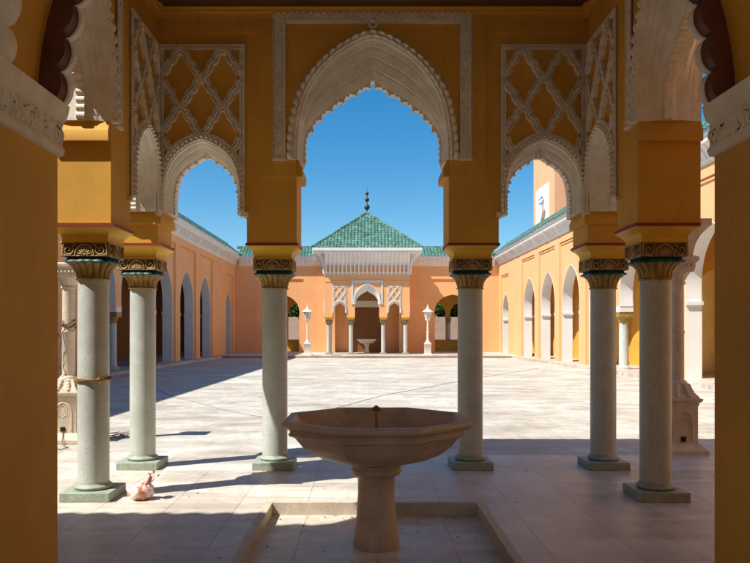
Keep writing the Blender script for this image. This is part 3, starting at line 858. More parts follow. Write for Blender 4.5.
# dead leaves blown into the basin
# ================================================================== CARVED LAMP COLUMNS beside the pavilion
def square_rings(m, prof, cap=True):
    b = m.grid([[(-h, -h, z), (h, -h, z), (h, h, z), (-h, h, z)] for h, z in prof], closed_u=True)
    if cap:
        m.f.append((b, b + 1, b + 2, b + 3)); e = b + 4 * (len(prof) - 1); m.f.append((e, e + 1, e + 2, e + 3))
    return m
def lamp_column(label, x, y, cable):
    t = thing('carved_column', label, 'stone column', (x, y, 0), 0, 'carved stone columns beside the pavilion')
    m = MB(); square_rings(m, [(.29, 0), (.29, .05), (.265, .075), (.25, .09), (.215, .12), (.20, .14)]); m.build('base', M['cream'], t, angle=30)
    m = MB(); square_rings(m, [(.19, .135), (.19, .615), (.20, .63), (.20, .66), (.225, .675), (.235, .70), (.235, .715), (.2, .72)])
    for q in range(4):
        ca, sa = math.cos(q * PI / 2), math.sin(q * PI / 2)
        def T(u, w, v):
            xx, yy = u, -(.19 + w); return (xx * ca - yy * sa, xx * sa + yy * ca, v)
        ar = [(-.12, .17), (-.12, .42), (-.11, .49), (-.06, .545), (0, .575), (.06, .545), (.11, .49), (.12, .42), (.12, .17)]
        m.tube([T(u, .0, v) for u, v in ar], .015, 6)
        m.tube([T(u * .74, .0, v - .035) for u, v in ar[1:-1]], .008, 6)
        for k in range(5):
            for s in (-1, 1): m.tube([T(s * a_, .0, .36 + .03 * k + b_) for a_, b_ in ((.0, 0), (.03, .03), (.055, .035), (.062, .012))], .007, 5)
        for k in range(9): m.ball(T(-.17 + .0425 * k, .0, .64), .018, 6, 4)
    m.build('pedestal', M['cream'], t, angle=45)
    m = MB()
    square_rings(m, [(.205, .72), (.20, .74), (.15, .80), (.125, .88), (.12, .9)])
    rnd = random.Random(5)
    for q in range(8):
        an = q * PI / 4 + PI / 8
        for k in range(4):
            r = .21 - .025 * k; z = .75 + .04 * k
            m.ball((r * math.cos(an) * .93, r * math.sin(an) * .93, z), .036, 7, 5)
    m.lathe([(.125, .88), (.128, .91), (.11, .935), (.098, .945)], 24)
    m.build('shaft_base', M['cream'], t, angle=45)
    m = MB(); m.lathe([(.088, .94), (.088, 1.55), (.096, 1.56), (.096, 1.585), (.086, 1.595), (.084, 2.20)], 24)
    m.build('shaft', M['cream'], t, angle=40)
    m = MB(); m.lathe([(.084, 2.19), (.10, 2.20), (.10, 2.225), (.09, 2.235), (.12, 2.30), (.15, 2.34), (.155, 2.36)], 32, mod=lambda a_, z: 1 + .05 * math.cos(10 * a_))
    square_rings(m, [(.15, 2.355), (.165, 2.40), (.165, 2.46), (.20, 2.50), (.20, 2.545), (.17, 2.56)])
    for q in range(4):
        ca, sa = math.cos(q * PI / 2), math.sin(q * PI / 2)
        for k in range(6):
            u = -.13 + .052 * k; yy = -.168; m.ball((u * ca - yy * sa, u * sa + yy * ca, 2.43), .022, 6, 4)
    m.build('capital', M['cream'], t, angle=45)
    if not cable:
      m = MB(); square_rings(m, [(.145, 2.558), (.15, 2.62), (.17, 2.72), (.21, 2.82), (.27, 2.90), (.31, 2.94), (.31, 3.02), (.1, 3.03)])
      m.build('corbel_top', M['cream'], t, angle=30)
    s = MB().box(-.032, .032, -.205, -.19, .16, .225); s.build('socket_box', M['black'], t)
    return t
lamp_column('sunlit carved cream stone column with a cable, at the left edge behind the roped column', -4.37, 10.39, True)
lamp_column('shaded pinkish carved stone column with a niche pedestal, behind the nearest right column', 4.01, 9.46, False)

# ================================================================== WINGS
WA = [(1.5, 0), (1.53, .40), (1.48, .92), (1.29, 1.42), (.97, 1.84), (.58, 2.14), (.24, 2.30), (0, 2.37)]
bays = [(12.35, 1.5), (17.05, 1.5), (21.75, 1.5), (27.55, 1.68), (31.55, 1.68), (36.3, 1.5), (40.85, 1.5), (45.5, 1.5), (53.15, 1.12)]
def wing_arch(c, hw):
    k = hw / 1.5; sp = 2.56 if hw > 1.2 else 2.45
    rise = 2.36 if hw > 1.2 else 1.85
    return [Vector((p.x, p.y)) for p in arch_curve([(u * k, v * rise / 2.36) for u, v in WA], 16, c, sp)], sp
def wing(side, label):
    t = thing('arcade_wing', label, 'building', (side * WX, 0, 0), PI / 2 if side < 0 else -PI / 2, 'arcade wings along the courtyard')
    mir = -1 if side > 0 else 1
    def put(m, name, mt, parent=t, **kw):
        if mir < 0: m.mirror()
        return m.build(name, mt, parent, **kw)
    pl = M['orange'] if side < 0 else M['apricot']
    e = [(4.02, -.3)]
    for c_, hw in bays:
        cv, sp = wing_arch(c_, hw)
        if abs(c_ - 27.55) < .01:
            e += [(c_ - hw, -.3)] + [(p.x, p.y) for p in cv]        # leads to the short hanging pier
        elif abs(c_ - 31.55) < .01:
            e += [(p.x, p.y) for p in cv] + [(c_ + hw, -.3)]
        else:
            e += [(c_ - hw, -.3)] + [(p.x, p.y) for p in cv] + [(c_ + hw, -.3)]
    e += [(YFAR + .6, -.3), (YFAR + .6, 7.0), (4.02, 7.0)]
    put(MB().prism(e, 0.09, .6), 'wall', pl)
    # raised surround, leaving a tall recessed panel round every arch
    r = [(4.02, -.3)]
    for c_, hw in bays:
        if abs(c_ - 31.55) < .01: continue
        if abs(c_ - 27.55) < .01: u0, u1, zt = 27.55 - hw - .3, 31.55 + hw + .3, 6.2
        else: u0, u1, zt = c_ - hw - .3, c_ + hw + .3, (6.2 if hw > 1.2 else 5.7)
        r += [(u0, -.3), (u0, zt), (u1, zt), (u1, -.3)]
    r += [(YFAR - .02, -.3), (YFAR - .02, 7.0), (4.02, 7.0)]
    put(MB().prism(r, 0, .09), 'raised_surround', pl)
    for c_, hw in bays:
        fr = MB()
        if abs(c_ - 31.55) < .01: continue
        if abs(c_ - 27.55) < .01: u0, u1, zt = 27.55 - hw - .3, 31.55 + hw + .3, 6.2
        else: u0, u1, zt = c_ - hw - .3, c_ + hw + .3, (6.2 if hw > 1.2 else 5.7)
        i = .09
        fr.sweep([Vector((u0 + i, .09, -.2)), Vector((u0 + i, .09, zt - i)), Vector((u1 - i, .09, zt - i)), Vector((u1 - i, .09, -.2))], [(-.035, -.01), (-.035, .045), (.035, .045), (.035, -.01)], (0, -1, 0))
        put(fr, 'panel_moulding', pl)
    for c_, hw in bays:
        cv, sp = wing_arch(c_, hw)
        pts = [Vector((p.x, 0, p.y)) for p in cv]
        zl = -.2
        if abs(c_ - 27.55) < .01: pts = [Vector((c_ - hw, 0, zl))] + pts
        elif abs(c_ - 31.55) < .01: pts = pts + [Vector((c_ + hw, 0, zl))]
        else: pts = [Vector((c_ - hw, 0, zl))] + pts + [Vector((c_ + hw, 0, zl))]
        m = MB(); m.sweep(pts, [(-.002, -.082), (-.03, -.082), (-.03, -.61), (-.002, -.61)], (0, -1, 0))
        for s in (-1, 1):
            if (abs(c_ - 27.55) < .01 and s > 0) or (abs(c_ - 31.55) < .01 and s < 0): continue
            u = c_ + s * (hw - .03)
            m.box(min(u, u - s * .07), max(u, u - s * .07), .075, .63, sp - .16, sp - .04)
        put(m, 'arch_lining', M['white'], angle=25)
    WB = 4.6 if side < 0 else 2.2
    m = MB(); m.box(4.02, YFAR + .6, WB, WB + .2, -.3, 7.0); m.box(YFAR + .35, YFAR + .599, .601, WB, -.3, 6.2); put(m, 'rear_wall', M['shade_brown'] if side < 0 else M['ochre'])
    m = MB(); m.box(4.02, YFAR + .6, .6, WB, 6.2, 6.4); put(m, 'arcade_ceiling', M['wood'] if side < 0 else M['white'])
    # transverse arches inside the walk
    for u in () if side < 0 else (14.7, 19.4, 24.4, 34.2, 38.6, 43.2, 48.5):
        cv = arch_curve([(.62, 0), (.64, .25), (.5, .7), (.25, .98), (0, 1.12)], 12, 1.4, 2.5)
        poly = [(.601, -.3), (.78, -.3)] + [(p.x, p.y) for p in cv] + [(2.02, -.3), (2.199, -.3), (2.199, 6.199), (.601, 6.199)]
        q = MB().prism(poly, -.2, .2)
        q.v = [(u + y, x, z) for x, y, z in q.v]
        put(q, 'transverse_arch', M['ochre'])
    # cornice
    m = MB()
    sec = [(.02, 6.58), (-.05, 6.58), (-.06, 6.64), (-.09, 6.66), (-.09, 6.72), (-.13, 6.80), (-.24, 6.98), (-.30, 7.04), (-.38, 7.06), (-.40, 7.10), (-.40, 7.26), (-.44, 7.28), (-.44, 7.34), (.02, 7.34)]
    b = m.grid([[(u, a_, z) for a_, z in sec] for u in (4.02, YFAR - .02)], closed_u=True)
    u = 4.5; k = 0
    while u < YFAR - .6:
        if k % 8 not in (0,):
            m.sweep([Vector((u, -.105, 6.70)), Vector((u, -.16, 6.80)), Vector((u, -.27, 6.975)), Vector((u, -.34, 7.05))], [(-.02, -.045), (-.02, .045), (.02, .045), (.02, -.045)], (1, 0, 0))
        else:
            m.sweep([Vector((u, -.105, 6.70)), Vector((u, -.16, 6.80)), Vector((u, -.27, 6.975)), Vector((u, -.36, 7.05))], [(-.03, -.16), (-.03, .16), (.03, .16), (.03, -.16)], (1, 0, 0))
        u += .32; k += 1
    put(m, 'cornice', M['white'], angle=30)
    m = MB(); tiled(m, (4.02, -.52, 7.345), (YFAR + .3, -.52, 7.345), (0, 1.22, .90), lambda t_: 1, .26, .05, .38, 4)
    m.box(4.02, YFAR + .3, .62, .82, 8.10, 8.32)
    put(m, 'roof', M['tile'])
    m = MB(); m.box(4.02, YFAR + .6, .6, WB + .4, 7.0, 7.25); put(m, 'roof_slab', M['white'])
    return t
wing(-1, 'shaded orange arcade wing with white pointed arches along the left of the courtyard')
wing(1, 'sunlit apricot arcade wing with white pointed arches along the right of the courtyard')
for s, lb in ((-1, 'squat grey column with ochre capital in the shaded left arcade opening'), (1, 'squat grey column with ochre capital in the sunlit right arcade opening')):
    t = thing('arcade_column', lb, 'column', (s * (WX + .35), 29.55, fz(29.55) + .13), 0, 'columns in the arcade portals')
    MB().lathe([(.30, 0), (.30, .08), (.22, .1), (.20, .13), (.19, .16), (.185, 1.9)], 28).build('shaft', M['column'], t, angle=40)
    m = MB(); m.lathe([(.185, 1.88), (.20, 1.92), (.23, 2.05), (.28, 2.14)], 28); square_rings(m, [(.29, 2.13), (.30, 2.2), (.30, 2.34)])
    m.build('capital', M['gold'], t, angle=40)
    MB().box(-.28, .28, -.33, .33, 2.34, 2.56).build('impost_block', M['white'], t)

# ================================================================== FAR GALLERY
far = thing('far_gallery', 'orange gallery facade with green tiled eave closing the far end of the courtyard', 'building', (0, YFAR, 0))
FA = [(1.4, 0), (1.43, .3), (1.30, .85), (.95, 1.28), (.5, 1.54), (0, 1.66)]
def far_wall():
    e = [(-WX + .0, -.3)]
    for c_ in (-6.64, 6.64):
        e += [(c_ - 1.4, -.3)] + [(p.x, p.y) for p in arch_curve(FA, 16, c_, 2.68)] + [(c_ + 1.4, -.3)]
    e += [(WX, -.3), (WX, 7.0), (-WX, 7.0)]
    return MB().prism(e, .08, .6)
far_wall().build('wall', M['orange'], far)
r = [(-WX, -.3)]
for c_ in (-6.64, 6.64): r += [(c_ - 1.75, -.3), (c_ - 1.75, 5.53), (c_ + 1.75, 5.53), (c_ + 1.75, -.3)]
r += [(WX, -.3), (WX, 7.0), (-WX, 7.0)]
MB().prism(r, 0, .08).build('raised_surround', M['orange'], far)
# rear wall with paired openings onto the garden
e = [(-WX, -.3), (WX, -.3), (WX, 7.0), (-WX, 7.0)]
holes = []
RA = [(.8, 0), (.82, .2), (.7, .6), (.4, .95), (0, 1.1)]
for c_ in (-6.64, 6.64):
    for d_ in (-.98, .98):
        holes.append([(c_ + d_ - .8, .82)] + [(p.x, p.y) for p in arch_curve(RA, 12, c_ + d_, 2.75)] + [(c_ + d_ + .8, .82)])
MB().prism(e, 3.4, 3.7, holes=holes).build('rear_wall', M['ochre'], far)
MB().box(-WX, WX, .6, 3.4, 6.0, 6.2).build('gallery_ceiling', M['white'], far)
for c_ in (-6.64, 6.64):
    m = MB(); m.lathe([(.2, .83), (.2, .9), (.14, .93), (.13, 2.1)], 16, (c_, 3.3, 0)); m.build('rear_column', M['column'], far, angle=40)
    m = MB(); m.lathe([(.13, 2.08), (.2, 2.3), (.24, 2.4), (.24, 2.6)], 16, (c_, 3.3, 0)); m.build('rear_capital', M['gold'], far, angle=40)
m = MB()
sec = [(.02, 6.52), (-.05, 6.52), (-.06, 6.60), (-.10, 6.62), (-.14, 6.74), (-.24, 6.92), (-.32, 6.99), (-.38, 7.01), (-.40, 7.05), (-.40, 7.17), (-.43, 7.19), (-.43, 7.24), (.02, 7.24)]
m.grid([[(u, a_, z) for a_, z in sec] for u in (-WX + .3, WX - .3)], closed_u=True)
u = -WX + .5
while u < WX - .4:
    m.sweep([Vector((u, -.10, 6.66)), Vector((u, -.16, 6.74)), Vector((u, -.27, 6.92)), Vector((u, -.37, 7.0))], [(-.03, -.07), (-.03, .07), (.03, .07), (.03, -.07)], (1, 0, 0)); u += .36
m.build('cornice', M['white'], far, angle=30)
m = MB(); tiled(m, (-WX + .3, -.5, 7.25), (WX - .3, -.5, 7.25), (0, 1.4, .88), lambda t_: 1, .25, .065, .32, 8)
m.box(-WX, WX, .8, 1.0, 7.95, 8.16); m.build('roof', M['tile'], far)
MB().box(-WX, WX, .62, 3.7, 7.0, 7.2).build('roof_slab', M['white'], far)
# doorway behind the far pavilion
M['doorwood'] = mat('brown_door_wood', (.26, .12, .035), .6, .2, 4., .2, 30., stretch=(8, 8, 1))
MB().box(-1.35, 1.35, -.03, -.001, ZP, 3.35).build('door', M['doorwood'], far)
MB().box(-1.5, 1.5, -.06, -.001, 3.36, 3.85).build('lintel', M['white'], far)
MB().box(-1.4, 1.4, -.04, -.001, 3.86, 4.7).build('gold_panel', M['gold'], far)

# ---- far pavilion
fp = thing('pavilion', 'far orange pavilion with pyramid roof of green tiles and finial across the courtyard', 'pavilion', (0, YP, ZP))
fr_me = ME['front'].copy(); fr_me.materials.clear(); fr_me.materials.append(M['orange'])
link('front_wall', fr_me, fp)
def remat(key, mt):
    q = ME[key].copy(); q.materials.clear(); q.materials.append(M[mt]); return q
W2 = {k: remat(k, 'white') for k in ('big_in', 'big_te', 'big_be', 'sm_in', 'sm_te', 'sm_be', 'lat', 'alfiz')}
def farch(kind, x, y, rz):
    a_ = link('arch_soffit', W2[kind + '_in'], fp, (x, y, 0), rz); link('scalloped_fringe', W2[kind + '_te'], a_); link('archivolt', W2[kind + '_be'], a_)
farch('big', 0, -.024, 0); link('carved_frame', W2['alfiz'], fp, (0, -.024, 0))
for s in (-1, 1): farch('sm', s * PC, -.003, 0); link('lattice_panel', W2['lat'], fp, (s * PC, -.003, 0))
sm = ME['side_p'].copy(); sm.materials.clear(); sm.materials.append(M['orange'])
sm2 = ME['side_m'].copy(); sm2.materials.clear(); sm2.materials.append(M['orange'])
link('side_wall', sm, fp, (-3.01, .58 + 2.36, 0), -PI / 2)      # front at +u, decorated face outwards
link('side_wall', sm2, fp, (3.01, .58 + 2.36, 0), PI / 2)
farch('big', -3.013, .58 + 2.36, -PI / 2); farch('big', 3.013, .58 + 2.36, PI / 2)
farch('sm', -3.013, .58 + .485, -PI / 2); farch('sm', 3.013, .58 + .485, PI / 2)
link('impost_moulding', remat('imp_c', 'orange'), fp); link('impost_moulding', remat('imp_c2', 'orange'), fp)
MB().box(-3.01, 3.01, 0, .58, ZT + .002, 7.0).build('upper_wall', M['orange'], fp)
m = MB(); m.box(-3.01, -2.43, .582, 4.6, ZT + .002, 7.0); m.box(2.43, 3.01, .582, 4.6, ZT + .002, 7.0); m.build('upper_wall', M['orange'], fp)
MB().box(-2.43, 2.43, .5, 4.6, 5.25, 5.35).build('ceiling', M['wood'], fp)
zig = MB()   # thin string course under the brackets
zig.box(-2.96, 2.96, -.03, -.001, 5.10, 5.16); zig.build('string_course', M['orange'], fp)
# bracketed eave
EV = .80
m = MB()
for (x0, x1, y0, y1, z0, z1) in ((-3.01 - EV, 3.01 + EV, -EV, 0, 7.06, 7.22), (-3.01 - EV, 3.01 + EV, -EV - .05, .0, 7.22, 7.42)):
    m.box(x0, x1, y0, 5.2, z0, z1)
m.build('eave_board', M['white'], fp)
m = MB()
for z0, z1, pr in ((5.72, 5.80, .06), (6.28, 6.36, .13)):
    m.box(-3.01 - pr, 3.01 + pr, -pr, -.002, z0, z1)
    m.box(-3.01 - pr, -3.012, -.002, 4.6, z0, z1); m.box(3.012, 3.01 + pr, -.002, 4.6, z0, z1)
m.build('bracket_rail', M['white'], fp)
m = MB(); m.sweep([Vector((-3.005, 0, 0)), Vector((3.005, 0, 0))], [(-.01, 6.37), (.10, 6.37), (.20, 6.55), (.36, 6.72), (.56, 6.98), (.60, 7.055), (-.01, 7.055)], (0, 0, 1))
m.v = [(x, -abs(y) if y > -.5 or True else y, z) for x, y, z in m.v]
m.build('cornice_cove', M['white'], fp)
bp = [(.0, 5.62), (-.09, 5.64), (-.12, 5.72), (-.12, 6.22), (-.16, 6.34), (-.22, 6.46), (-.40, 6.64), (-.46, 6.78), (-.64, 6.94), (-.74, 7.04), (-.74, 7.06), (0, 7.06)]
bm_ = MB().prism([(a_, z) for a_, z in bp], -.055, .055)
bm_.v = [(y, x, z) for x, y, z in bm_.v]
bme = bm_.mesh('bracket', M['white'])
nb = 21
for k in range(nb): link('bracket', bme, fp, (-2.90 + 5.80 * k / (nb - 1), 0, 0))
for s in (-1, 1):
    for k in range(14): link('bracket', bme, fp, (s * 3.01, .15 + 4.3 * k / 13, 0), s * PI / 2)
    link('bracket', bme, fp, (s * 3.01, 0, 0), s * PI / 4)
m = MB()
h_ = 3.01 + EV; ap = Vector((0, -EV + h_, 10.42)); zc = 7.43
cs = [Vector((-h_, -EV, zc)), Vector((h_, -EV, zc)), Vector((h_, -EV + 2 * h_, zc)), Vector((-h_, -EV + 2 * h_, zc))]
for i in range(4):
    a_, b_ = cs[i], cs[(i + 1) % 4]; mid = (a_ + b_) / 2
    tiled(m, a_, b_, ap - mid, lambda t_: 1 - abs(2 * t_ - 1), .24, .065, .32, 8)
roof = m.build('roof', M['tile'], fp)
m = MB()
for c_ in cs:
    n_ = 26
    for k in range(n_):
        p = c_.lerp(ap, k / n_) + Vector((0, 0, .05)); q = c_.lerp(ap, (k + .95) / n_) + Vector((0, 0, .07))
        m.tube([p, q], .085, 7)
m.build('hip_tiles', M['tile'], roof)
m = MB(); m.lathe([(.05, 10.35), (.09, 10.5), (.04, 10.56), (.03, 12.0), (.012, 12.05), (.008, 12.45)], 10, (0, ap.y, 0))
for z, r_ in ((10.86, .21), (11.42, .165), (11.88, .13)): m.ball((0, ap.y, z), r_, 16, 10)
m.build('finial', M['bronze'], roof, angle=60)
fl = ['far pavilion column at its front left corner, beside the left lamp post', 'far pavilion column left of the doorway with the white fountain', 'far pavilion column right of the doorway with the white fountain', 'far pavilion column at its front right corner, beside the right lamp post']
for (x, lb) in zip((-2.72, -1.1425, 1.1425, 2.72), fl):
    column(lb, x, YP + .29, ZP, 'columns of the far pavilion')
    link('capital_cove', ME['cove'], fp, (x, .29, 0)); link('red_line', ME['redline'], fp, (x, .29, 0))
for s, lb in ((-1, 'far pavilion column one step behind its front left corner column'), (1, 'far pavilion column one step behind its front right corner column')):
    column(lb, s * 2.72, YP + 1.81, ZP, 'columns of the far pavilion')
    link('capital_cove', ME['cove'], fp, (s * 2.72, 1.81, 0)); link('red_line', ME['redline'], fp, (s * 2.72, 1.81, 0))

# ================================================================== LAMP POSTS
def lamp_post(label, x, y, z):
    t = thing('lamp_post', label, 'lamp post', (x, y, z), 0, 'white lamp posts before the far gallery')
    m = MB(); square_rings(m, [(.30, 0), (.30, .10), (.24, .14), (.21, .16), (.21, .72), (.24, .76), (.24, .82), (.16, .86)])
    m.lathe([(.20, .84), (.17, .92), (.10, 1.02), (.085, 1.08)], 16); m.build('base', M['lamp'], t, angle=40)
    m = MB(); m.lathe([(.075, 1.05), (.07, 1.5), (.09, 1.52), (.09, 1.56), (.065, 1.58), (.055, 2.2), (.09, 2.24), (.06, 2.28), (.10, 2.34), (.14, 2.38)], 14)
    m.build('pole', M['lamp'], t, angle=40)
    ln = MB(); 
    for k in range(6):
        a_ = PI / 3 * k; ln.tube([(.13 * math.cos(a_), .13 * math.sin(a_), 2.38), (.25 * math.cos(a_), .25 * math.sin(a_), 2.92)], .022, 5)
    ln.lathe([(.15, 2.36), (.16, 2.40), (.12, 2.41)], 6)
    l = ln.build('lantern_frame', M['lamp'], t, angle=30)
    MB().lathe([(.118, 2.40), (.225, 2.91)], 6).build('lantern_glass', M['lampglass'], l, angle=30)
    m = MB(); m.lathe([(.30, 2.90), (.36, 2.93), (.30, 2.98), (.20, 3.06), (.10, 3.12), (.09, 3.2), (.05, 3.24), (.05, 3.28), (.02, 3.34), (.012, 3.46)], 6); m.build('lantern_cap', M['lamp'], t, angle=30)
lamp_post('white lamp post with six-sided lantern left of the far pavilion', -3.97, 47.9, ZP - .012)
lamp_post('white lamp post with six-sided lantern right of the far pavilion', 4.03, 47.9, ZP - .012)

# ================================================================== MINARET
mt_ = thing('minaret', 'tall square pink-orange tower with a white painted panel rising behind the right wing', 'tower', (15.5, 51, 0))
M['tower'] = mat('tower_plaster', (.82, .42, .22), .8, .04, .6, .1, 15., streak=((.74, .44, .28), 1.5, .56, .5))
MB().box(-3, 3, -3, 3, -.5, 21).build('shaft', M['tower'], mt_)
m = MB(); m.box(-3.15, 3.15, -3.15, 3.15, 20.4, 20.9)
for s in range(-3, 4):
    for (x, y) in ((s * .95, -2.95), (s * .95, 2.95), (-2.95, s * .95), (2.95, s * .95)): m.box(x - .28, x + .28, y - .2 if abs(y) > 2.9 and abs(x) < 2.9 else y - .28, y + .28, 21, 21.8)
m.build('battlement', M['tower'], mt_)
m = MB(); m.box(-1.3, 1.3, -1.3, 1.3, 21, 25); m.build('lantern_stage', M['tower'], mt_)
m = MB(); m.lathe([(1.2, 25)] + [(1.25 * math.cos(t_), 25.2 + 1.4 * math.sin(t_)) for t_ in [PI / 2 * k / 8 for k in range(8)]] + [(.05, 26.6), (.04, 28)], 20); m.build('dome', M['tile'], mt_, angle=50)
pn = MB(); pn.box(-3.10, -3.0, -1.62, 1.95, 6.6, 11.75)
M['panelwhite'] = mat('white_tile_panel', (.80, .80, .80), .4, .03, 3.)
pno = pn.build('white_panel', M['panelwhite'], mt_)
M['panelgrey'] = mat('blue_grey_tile', (.52, .55, .60), .5, .2, 3.)
M['panelred'] = mat('red_tile', (.62, .42, .34), .5, .2, 3.)
M['paneldark'] = mat('dark_tile', (.42, .42, .45), .5, .2, 3.)
d1, d2, d3 = MB(), MB(), MB(); rr = random.Random(11)
for k in range(9):
    an = k * .7; r_ = .35 + .09 * k
    d1.tube([(-3.105, .1 + r_ * math.cos(an + q * .3) * .8, 10.9 + .5 * r_ * math.sin(an + q * .3) * .6) for q in range(5)], .05, 5)
pth = [(-3.11, -.5 + .9 * k / 8 + .15 * math.sin(k * 1.4), 10.75 - 2.0 * k / 8) for k in range(9)]
d3.tube(pth, lambda s: .06 + .035 * math.sin(s * 9), 6)
d2.tube([(-3.11, y - .42 - .1 * math.sin(z * 4), z - .1) for x, y, z in pth[1:7]], lambda s: .06 + .13 * math.sin(PI * s), 6)
d1.build('grey_motif', M['panelgrey'], pno); d2.build('red_motif', M['panelred'], pno); d3.build('dark_motif', M['paneldark'], pno)

# ================================================================== GARDEN behind the far gallery
gw = MB().box(-26, 26, 64, 64.3, -.6, 2.75); tag(gw.build('garden_wall', M['wallpink']), 'plain pinkish garden wall seen through the arches of the far gallery', 'wall')
def tree(label, x, y, h, r, seed):
    rnd = random.Random(seed)
    t = thing('tree', label, 'tree', (x, y, -.6), 0, 'trees behind the garden wall')
    tr = MB(); tr.tube([(0, 0, 0), (.08, .03, h * .3), (-.05, .1, h * .6), (.05, 0, h * .85)], lambda s: .2 * (1 - .75 * s), 8)
    limbs = []
    for k in range(7):
        a_ = k * 2.4; q = Vector((r * .6 * math.cos(a_), r * .6 * math.sin(a_), h * (.55 + .06 * k))); limbs.append(q)
        tr.tube([Vector((0, .05, h * (.35 + .05 * k))), q * .5 + Vector((0, 0, h * .25)), q], lambda s: .09 * (1 - .7 * s), 6)
    tr.build('trunk', M['bark'], t, angle=60)
    cr = MB(); cl = [(q + Vector((rnd.uniform(-.4, .4), rnd.uniform(-.4, .4), rnd.uniform(-.2, .5))), r * rnd.uniform(.35, .6)) for q in limbs for _ in range(2)]
    for c_, cr_ in cl:
        for _ in range(420):
            d = Vector((rnd.gauss(0, 1), rnd.gauss(0, 1), rnd.gauss(0, .8))).normalized() * cr_ * rnd.uniform(.45, 1.05)
            p = c_ + d; a_ = Vector((rnd.uniform(-1, 1), rnd.uniform(-1, 1), rnd.uniform(-.6, .6))).normalized(); b_ = a_.orthogonal().normalized(); s = rnd.uniform(.11, .20)
            i = len(cr.v); cr.v += [tuple(p - a_ * s), tuple(p + b_ * s * .5), tuple(p + a_ * s), tuple(p - b_ * s * .5)]; cr.f.append((i, i + 1, i + 2, i + 3))
    cr.build('crown', M['leaf'], t, angle=180)
tree('green tree over the garden wall, seen through the right far arch, nearer the pavilion', 7.2, 66.5, 5.6, 2.3, 1)
tree('green tree over the garden wall, seen through the right far arch, away from the pavilion', 10.4, 67.5, 6.0, 2.5, 2)
tree('green tree over the garden wall, seen through the left far arch, nearer the pavilion', -6.2, 66.5, 5.4, 2.3, 3)
tree('green tree over the garden wall, seen through the left far arch, away from the pavilion', -9.6, 67.2, 6.0, 2.5, 4)

# ================================================================== SMALL THINGS
# straw rope round the near left column
rp_ = MB()
for ph, dz, tilt in ((0, 0, .010), (1.1, .016, -.012)):
    rp_.tube([(.158 * math.cos(a_), .158 * math.sin(a_), dz + tilt * math.cos(a_ + ph) + .003 * math.sin(9 * a_)) for a_ in [2 * PI * k / 48 for k in range(49)]], .0095, 6, False)
rp_.ball((.10, -.125, .006), .022, 8, 6); rp_.ball((.165, -.02, .02), .018, 8, 6)
rp_.tube([(.105, -.135, .0), (.125, -.15, -.03), (.12, -.15, -.06)], .006, 5)
o = rp_.build('rope', M['rope'], None, (-2.69, YN, 1.125), angle=60); tag(o, 'straw-coloured rope tied round the nearest left marble column', 'rope')

# plastic bag
def bag():
    t = thing('plastic_bag', 'knotted white and red plastic bag lying on the floor beside the roped column', 'bag', (-2.20, 6.80, 0), .2)
    M['bag'] = mat('crumpled_plastic', (.78, .66, .62), .3, .1, 9., .5, 30., col2=(.62, .22, .15), fac_lo=.42, fac_hi=.54, spec=.6)
    rnd = random.Random(2); m = MB()
    def rad(th, ph):
        return 1 + .10 * math.sin(5 * th + 2 * math.sin(3 * ph)) * math.sin(ph) + .07 * math.sin(11 * th + 4 * ph) + .05 * math.sin(17 * th - 7 * ph)
    rows = []
    for j in range(22):
        ph = PI * (j + .02) / 21.1; row = []
        for i in range(40):
            th = 2 * PI * i / 40; q = rad(th, ph)
            x = .118 * math.sin(ph) * math.cos(th) * q; y = .10 * math.sin(ph) * math.sin(th) * q; z = .078 - .085 * math.cos(ph) * (1 if math.cos(ph) > 0 else .95) * q
            up = max(0, (z - .10) / .08)
            x = x * (1 - .45 * min(1, up)) + .055 * up; 
            row.append((x, y * (1 - .45 * min(1, up)), max(.002, z)))
        rows.append(row)
    m.grid(rows, closed_u=True); m.build('body', M['bag'], t, angle=80)
    k = MB(); k.tube([(.045, 0, .145), (.06, 0, .165), (.072, .0, .18)], lambda s: .026 - .008 * s, 10)
    for n_, (dx, dy, dz, w_) in enumerate(((.085, .0, .030, .062), (.045, .02, .065, .05), (.01, -.02, .055, .04))):
        rows = []
        for j in range(6):
            s = j / 5; c_ = Vector((.07, 0, .178)) + Vector((dx, dy, dz)) * s; row = []
            for i in range(7):
                v_ = (i / 6 - .5) * 2; ww = w_ * math.sin(PI * (.18 + .70 * s))
                row.append(c_ + Vector((.015 * math.sin(5 * v_ + n_), v_ * ww, .022 * math.cos(3.2 * v_ + n_) * s + v_ * ww * .5)))
            rows.append(row)
        k.grid(rows); k.grid([[p + Vector((0, .003, .004)) for p in r_] for r_ in rows])
    k.build('knot', M['bag'], t, angle=80)
bag()

def ground_cable(name, label, pix, r_, mtl, cat='cable', lift=None):
    P = [gp(x, y, r_) for x, y in pix]
    out = []
    Q = [P[0] * 2 - P[1]] + P + [P[-1] * 2 - P[-2]]
    for i in range(1, len(Q) - 2):
        p0, p1, p2, p3 = Q[i - 1:i + 3]
        for k in range(8):
            t_ = k / 8; out.append(.5 * ((2 * p1) + (p2 - p0) * t_ + (2 * p0 - 5 * p1 + 4 * p2 - p3) * t_ * t_ + (3 * p1 - p0 - 3 * p2 + p3) * t_ ** 3))
    out.append(P[-1])
    for p in out: p.z = fz(p.y) + r_ * .9
    o = MB().tube(out, r_, 6).build(name, mtl, None, angle=80)
    return tag(o, label, cat)
ground_cable('cable', 'thin dark cable sagging in a long curve across the open courtyard paving', [(150, 386), (160, 391), (176, 397.5), (196, 402.5), (218, 408.5), (240, 413.5), (262, 416.8), (290, 417), (318, 412), (345, 406), (380, 396.5), (420, 388.8), (459, 381.5), (500, 374.5), (538, 368.5)], .0065, M['cable'])
